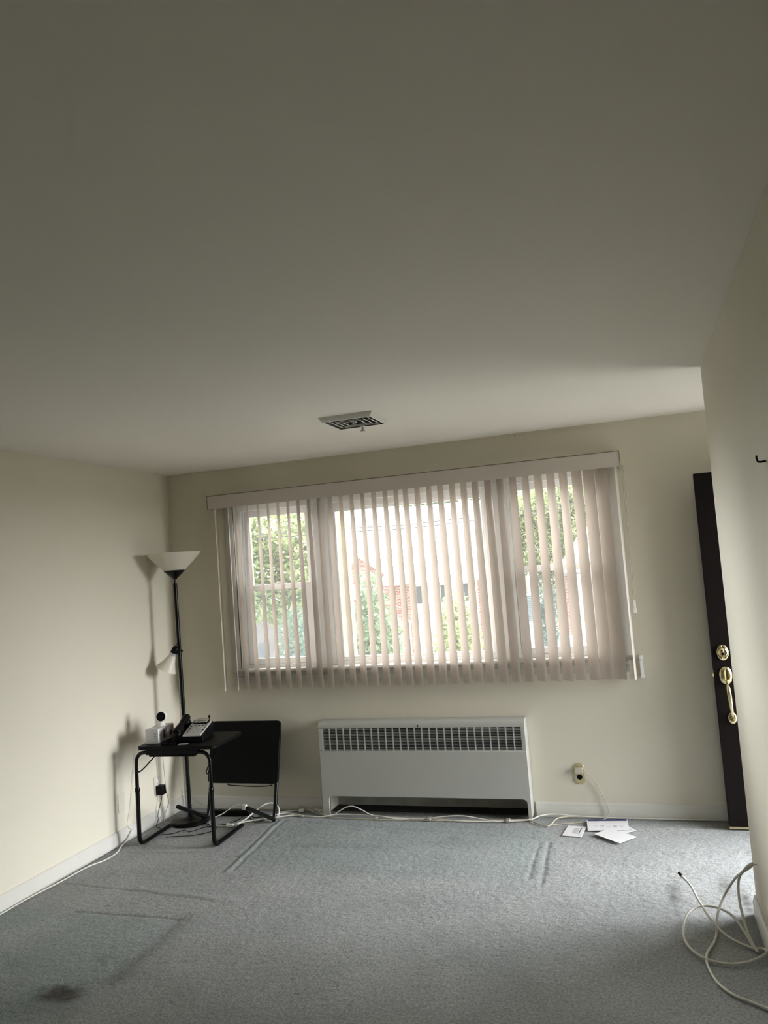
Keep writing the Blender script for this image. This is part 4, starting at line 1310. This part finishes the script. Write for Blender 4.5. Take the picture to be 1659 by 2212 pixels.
plant('shrub', (-3.40, 10.0, GZ), [(0, 0, .8, .44, .45, .8), (0.02, 0, 1.5, .36, .4, .6), (-.05, 0, 2.0, .22, .3, .4)], 4000, .05, M_leafC, 'broad-leaved round shrub seen through the left part of the middle window', 'shrub', [([(0, 0, 0), (0, 0, 1.8)], [.05, .02])])
plant('conifer_bush', (-3.18, 14.0, GZ), [(0, 0, .40, .58, .55, .5), (0, 0, .85, .52, .5, .5), (0, 0, 1.25, .40, .4, .45), (0, 0, 1.6, .24, .25, .35)], 4000, .05, M_leafA, 'cone-shaped green bush before the house, seen through the middle window', 'bush', [([(0, 0, 0), (0, 0, 1.6)], [.06, .02])])
plant('tree', (-2.7, 30.0, GZ), [(-.6, 0, 2.8, 1.2, 1.2, 1.3), (.7, 0, 3.2, 1.3, 1.2, 1.2), (-.3, 0, 4.2, 1.3, 1.2, 1.0), (.9, .2, 4.5, 1.1, 1.1, .8), (-1.1, .2, 3.6, .8, .9, .9), (0, 0, 1.7, 1.0, .9, .9)], 15000, .10, M_leafY, 'tall yellow-green tree seen through the right window', 'tree', [([(0, 0, 0), (0, 0, 2.5), (.2, 0, 4.2)], [.25, .18, .06])])
plant('tree', (-5.6, 41.0, GZ), [(0, 0, 5.5, 2.1, 1.5, 1.0), (-2.6, 0, 5.8, 1.9, 1.5, .9), (-4.8, 0, 5.8, 1.9, 1.4, .8)], 4500, .15, M_leafC, 'distant tree tops rising over the white house\'s roof', 'tree', [([(0, 0, 0), (0, 0, 4.5)], [.25, .1])])
plant('shrub', (-2.15, 19.0, GZ), [(0, 0, .7, .30, .3, .75), (.1, 0, 1.3, .25, .3, .5)], 1600, .055, M_leafB, 'dark shrub beside the driveway seen through the right window', 'shrub', [([(0, 0, 0), (0, 0, 1.2)], [.04, .02])])
fb = thing('flower_bed', 'low bed of red flowers before the porch, seen through the middle window', 'flowers', (-4.3, 15.05, GZ))
leaves(MB(), [(-1.0, 0, .45, .9, .3, .22), (.6, 0, .42, .9, .3, .22)], 500, .05).build('blossoms', M_flower, fb, fix=False)
leaves(MB(), [(-1.0, 0, .25, .9, .3, .25), (.6, 0, .25, .9, .3, .25)], 900, .05).build('foliage', M_leafC, fb, fix=False)

# brick and white house across the street
hs1 = thing('house', 'brick and white house with grey shingled roof seen through the middle window', 'house', (-5.2, 20.0, GZ))
MB().box(-1.05, 1.75, 0, 5, 0, 1.98).build('front_wall', M_siding, hs1)
MB().box(-1.0, -.48, -.25, 0, 0, 1.93).build('brick_pier', M_brick, hs1)
MB().box(1.30, 1.55, -.12, 0, 0, 1.93).build('brick_pier', M_brick, hs1)
mb = MB()
mb.add([(-1.25, -.55, 1.95), (1.95, -.55, 1.95), (1.75, 3.4, 3.1), (-1.05, 3.4, 3.1), (-1.25, -.55, 2.03), (1.95, -.55, 2.03), (1.75, 3.4, 3.18), (-1.05, 3.4, 3.18)], [(0, 1, 2, 3), (7, 6, 5, 4), (0, 4, 5, 1), (1, 5, 6, 2), (2, 6, 7, 3), (3, 7, 4, 0)])
mb.build('roof', M_shing, hs1)
MB().box(-1.27, 1.97, -.64, -.55, 1.93, 2.04).build('gutter', M_siding, hs1)
for x0_, x1_ in ((-.36, -.12), (.30, .56), (.82, 1.05)):
    w_ = ring(MB(), x0_ - .04, x1_ + .04, 1.35, 1.88, .04, -.03, 0).build('window', M_siding, hs1)
    MB().box(x0_, x1_, -.015, 0, 1.39, 1.84).build('pane', M_hglass, w_)
MB().box(-.85, -.40, -.03, 0, 0.1, 1.0).build('garage_door', M_grey_wall, hs1)
hs2 = thing('house', 'tall white sided house behind the shingled roof, nearly lost in glare', 'house', (-8.4, 31.0, GZ))
MB().box(-3.2, 3.2, 0, 4, 0, 4.7).build('wall', M_siding, hs2)
mb = MB()
mb.add([(-3.4, -.3, 4.55), (3.4, -.3, 4.55), (3.4, 3, 5.0), (-3.4, 3, 5.0), (-3.4, -.3, 4.63), (3.4, -.3, 4.63), (3.4, 3, 5.08), (-3.4, 3, 5.08)], [(0, 1, 2, 3), (7, 6, 5, 4), (0, 4, 5, 1), (1, 5, 6, 2), (2, 6, 7, 3), (3, 7, 4, 0)])
mb.build('roof', M_siding, hs2)
for x_ in (.70, 1.55, 2.0):
    mb = MB()
    for k in range(8):
        mb.box(x_, x_ + .28, -.03, 0, 3.05 + k * .08, 3.09 + k * .08)
    mb.build('shutter', M_shing, hs2)
MB().box(1.35, 1.75, 2.2, 2.6, 4.9, 5.6).build('chimney', M_brick, hs2)
hs3 = thing('house', 'red brick gabled house with white trim seen left in the middle window', 'house', (-8.50, 24.0, GZ))
MB().prism([(-1.3, 0), (1.3, 0), (1.3, 1.85), (0, 2.80), (-1.3, 1.85)], 'y', 0, 2.2).build('brick_wall', M_brick, hs3)
mb = MB().prism([(-1.5, 1.72), (0, 2.80), (1.5, 1.72), (1.5, 1.80), (0, 2.88), (-1.5, 1.80)], 'y', -.15, 2.3)
mb.build('roof', M_siding, hs3)
MB().box(-1.2, .0, -.03, 0, 1.45, 1.9).build('white_band', M_siding, hs3)
# small house at the right with white gable
hs4 = thing('house', 'white gabled house with brick corner seen through the right window', 'house', (-1.0, 20.5, GZ))
MB().box(-.80, 2.6, 0, 5, 0, 1.90).build('wall', M_siding, hs4)
MB().box(-.82, -.60, -.04, .3, .35, 1.90).build('brick_corner', M_brick, hs4)
mb = MB()
mb.add([(-.95, -.4, 1.88), (2.8, -.4, 1.88), (2.8, 2.6, 3.0), (-.35, 2.6, 3.0), (-.95, -.4, 1.96), (2.8, -.4, 1.96), (2.8, 2.6, 3.08), (-.35, 2.6, 3.08)], [(0, 1, 2, 3), (7, 6, 5, 4), (0, 4, 5, 1), (1, 5, 6, 2), (2, 6, 7, 3), (3, 7, 4, 0)])
mb.build('roof', M_shing, hs4)
g_ = thing('garage', 'pinkish grey garage seen low in the left window behind the tree', 'garage', (-10.0, 20.0, GZ))
MB().box(-1.2, .5, 0, 2.2, 0, 1.30).build('wall', M_grey_wall, g_)
MB().box(-1.3, .55, -.15, 2.3, 1.30, 1.40).build('roof', M_siding, g_)
MB().box(-.25, .05, -.02, 0, .05, .55).build('door', M_hglass, g_)
hs5 = thing('house', 'low house with dark roof far off in the left window', 'house', (-10.4, 27.0, GZ))
MB().box(-2.5, 2.0, 0, 3, 0, 2.2).build('wall', M_grey_wall, hs5)
MB().prism([(-.3, 2.2), (3.3, 2.2), (1.5, 3.2)], 'x', -2.6, 2.1).build('roof', M_shing, hs5)

o = MB().box(-2.125, -2.060, 5.55, 5.62, GZ, 2.9)  # plain upright standing for the pale yellow strip beside the frame
tag(o.build('yellow_post', M_yellow, bevel=.004, origin=(-2.14, 5.58, GZ)), 'pale yellow post just outside the left edge of the middle window', 'post')
rl_ = thing('porch_railing', 'white porch railing beside the round shrub across the street', 'railing', (-4.6, 16.0, GZ))
MB().box(-.45, .45, -.02, .02, 1.20, 1.26).box(-.45, .45, -.02, .02, .85, .89).build('rails', M_siding, rl_)
for k in range(10):
    x_ = -.42 + k * .093
    MB().box(x_ - .012, x_ + .012, -.012, .012, .3, 1.2).build('baluster', M_siding, rl_)
ac_ = thing('air_conditioner', 'grey outdoor air conditioner by the house seen through the right window', 'air conditioner', (-2.36, 18.0, GZ))
MB().box(-.12, .12, 0, .3, 0.5, 1.55).build('casing', M_ac, ac_, bevel=.01)
mb = MB()
for k in range(14):
    mb.box(-.10, .10, -.012, 0, .95 + k * .042, .97 + k * .042)
mb.build('grille', M_hglass, ac_)
MB().box(-.12, .12, 0, .3, 0, .5).build('pedestal', M_grey_wall, ac_)
for k, (z0_, lab) in enumerate(((2.27, 'upper of two dark utility wires crossing the middle window'), (2.215, 'lower of two dark utility wires crossing the middle window'))):
    cable('utility_wire', [(-13, 11, z0_ + .5), (-8.3, 11, z0_ + .12), (-4.1, 11, z0_), (-2.3, 11, z0_ - .005), (2.8, 11, z0_ + .25), (7.5, 11, z0_ + .6)], .006, M_wire, lab, 'wire', 6, 8)
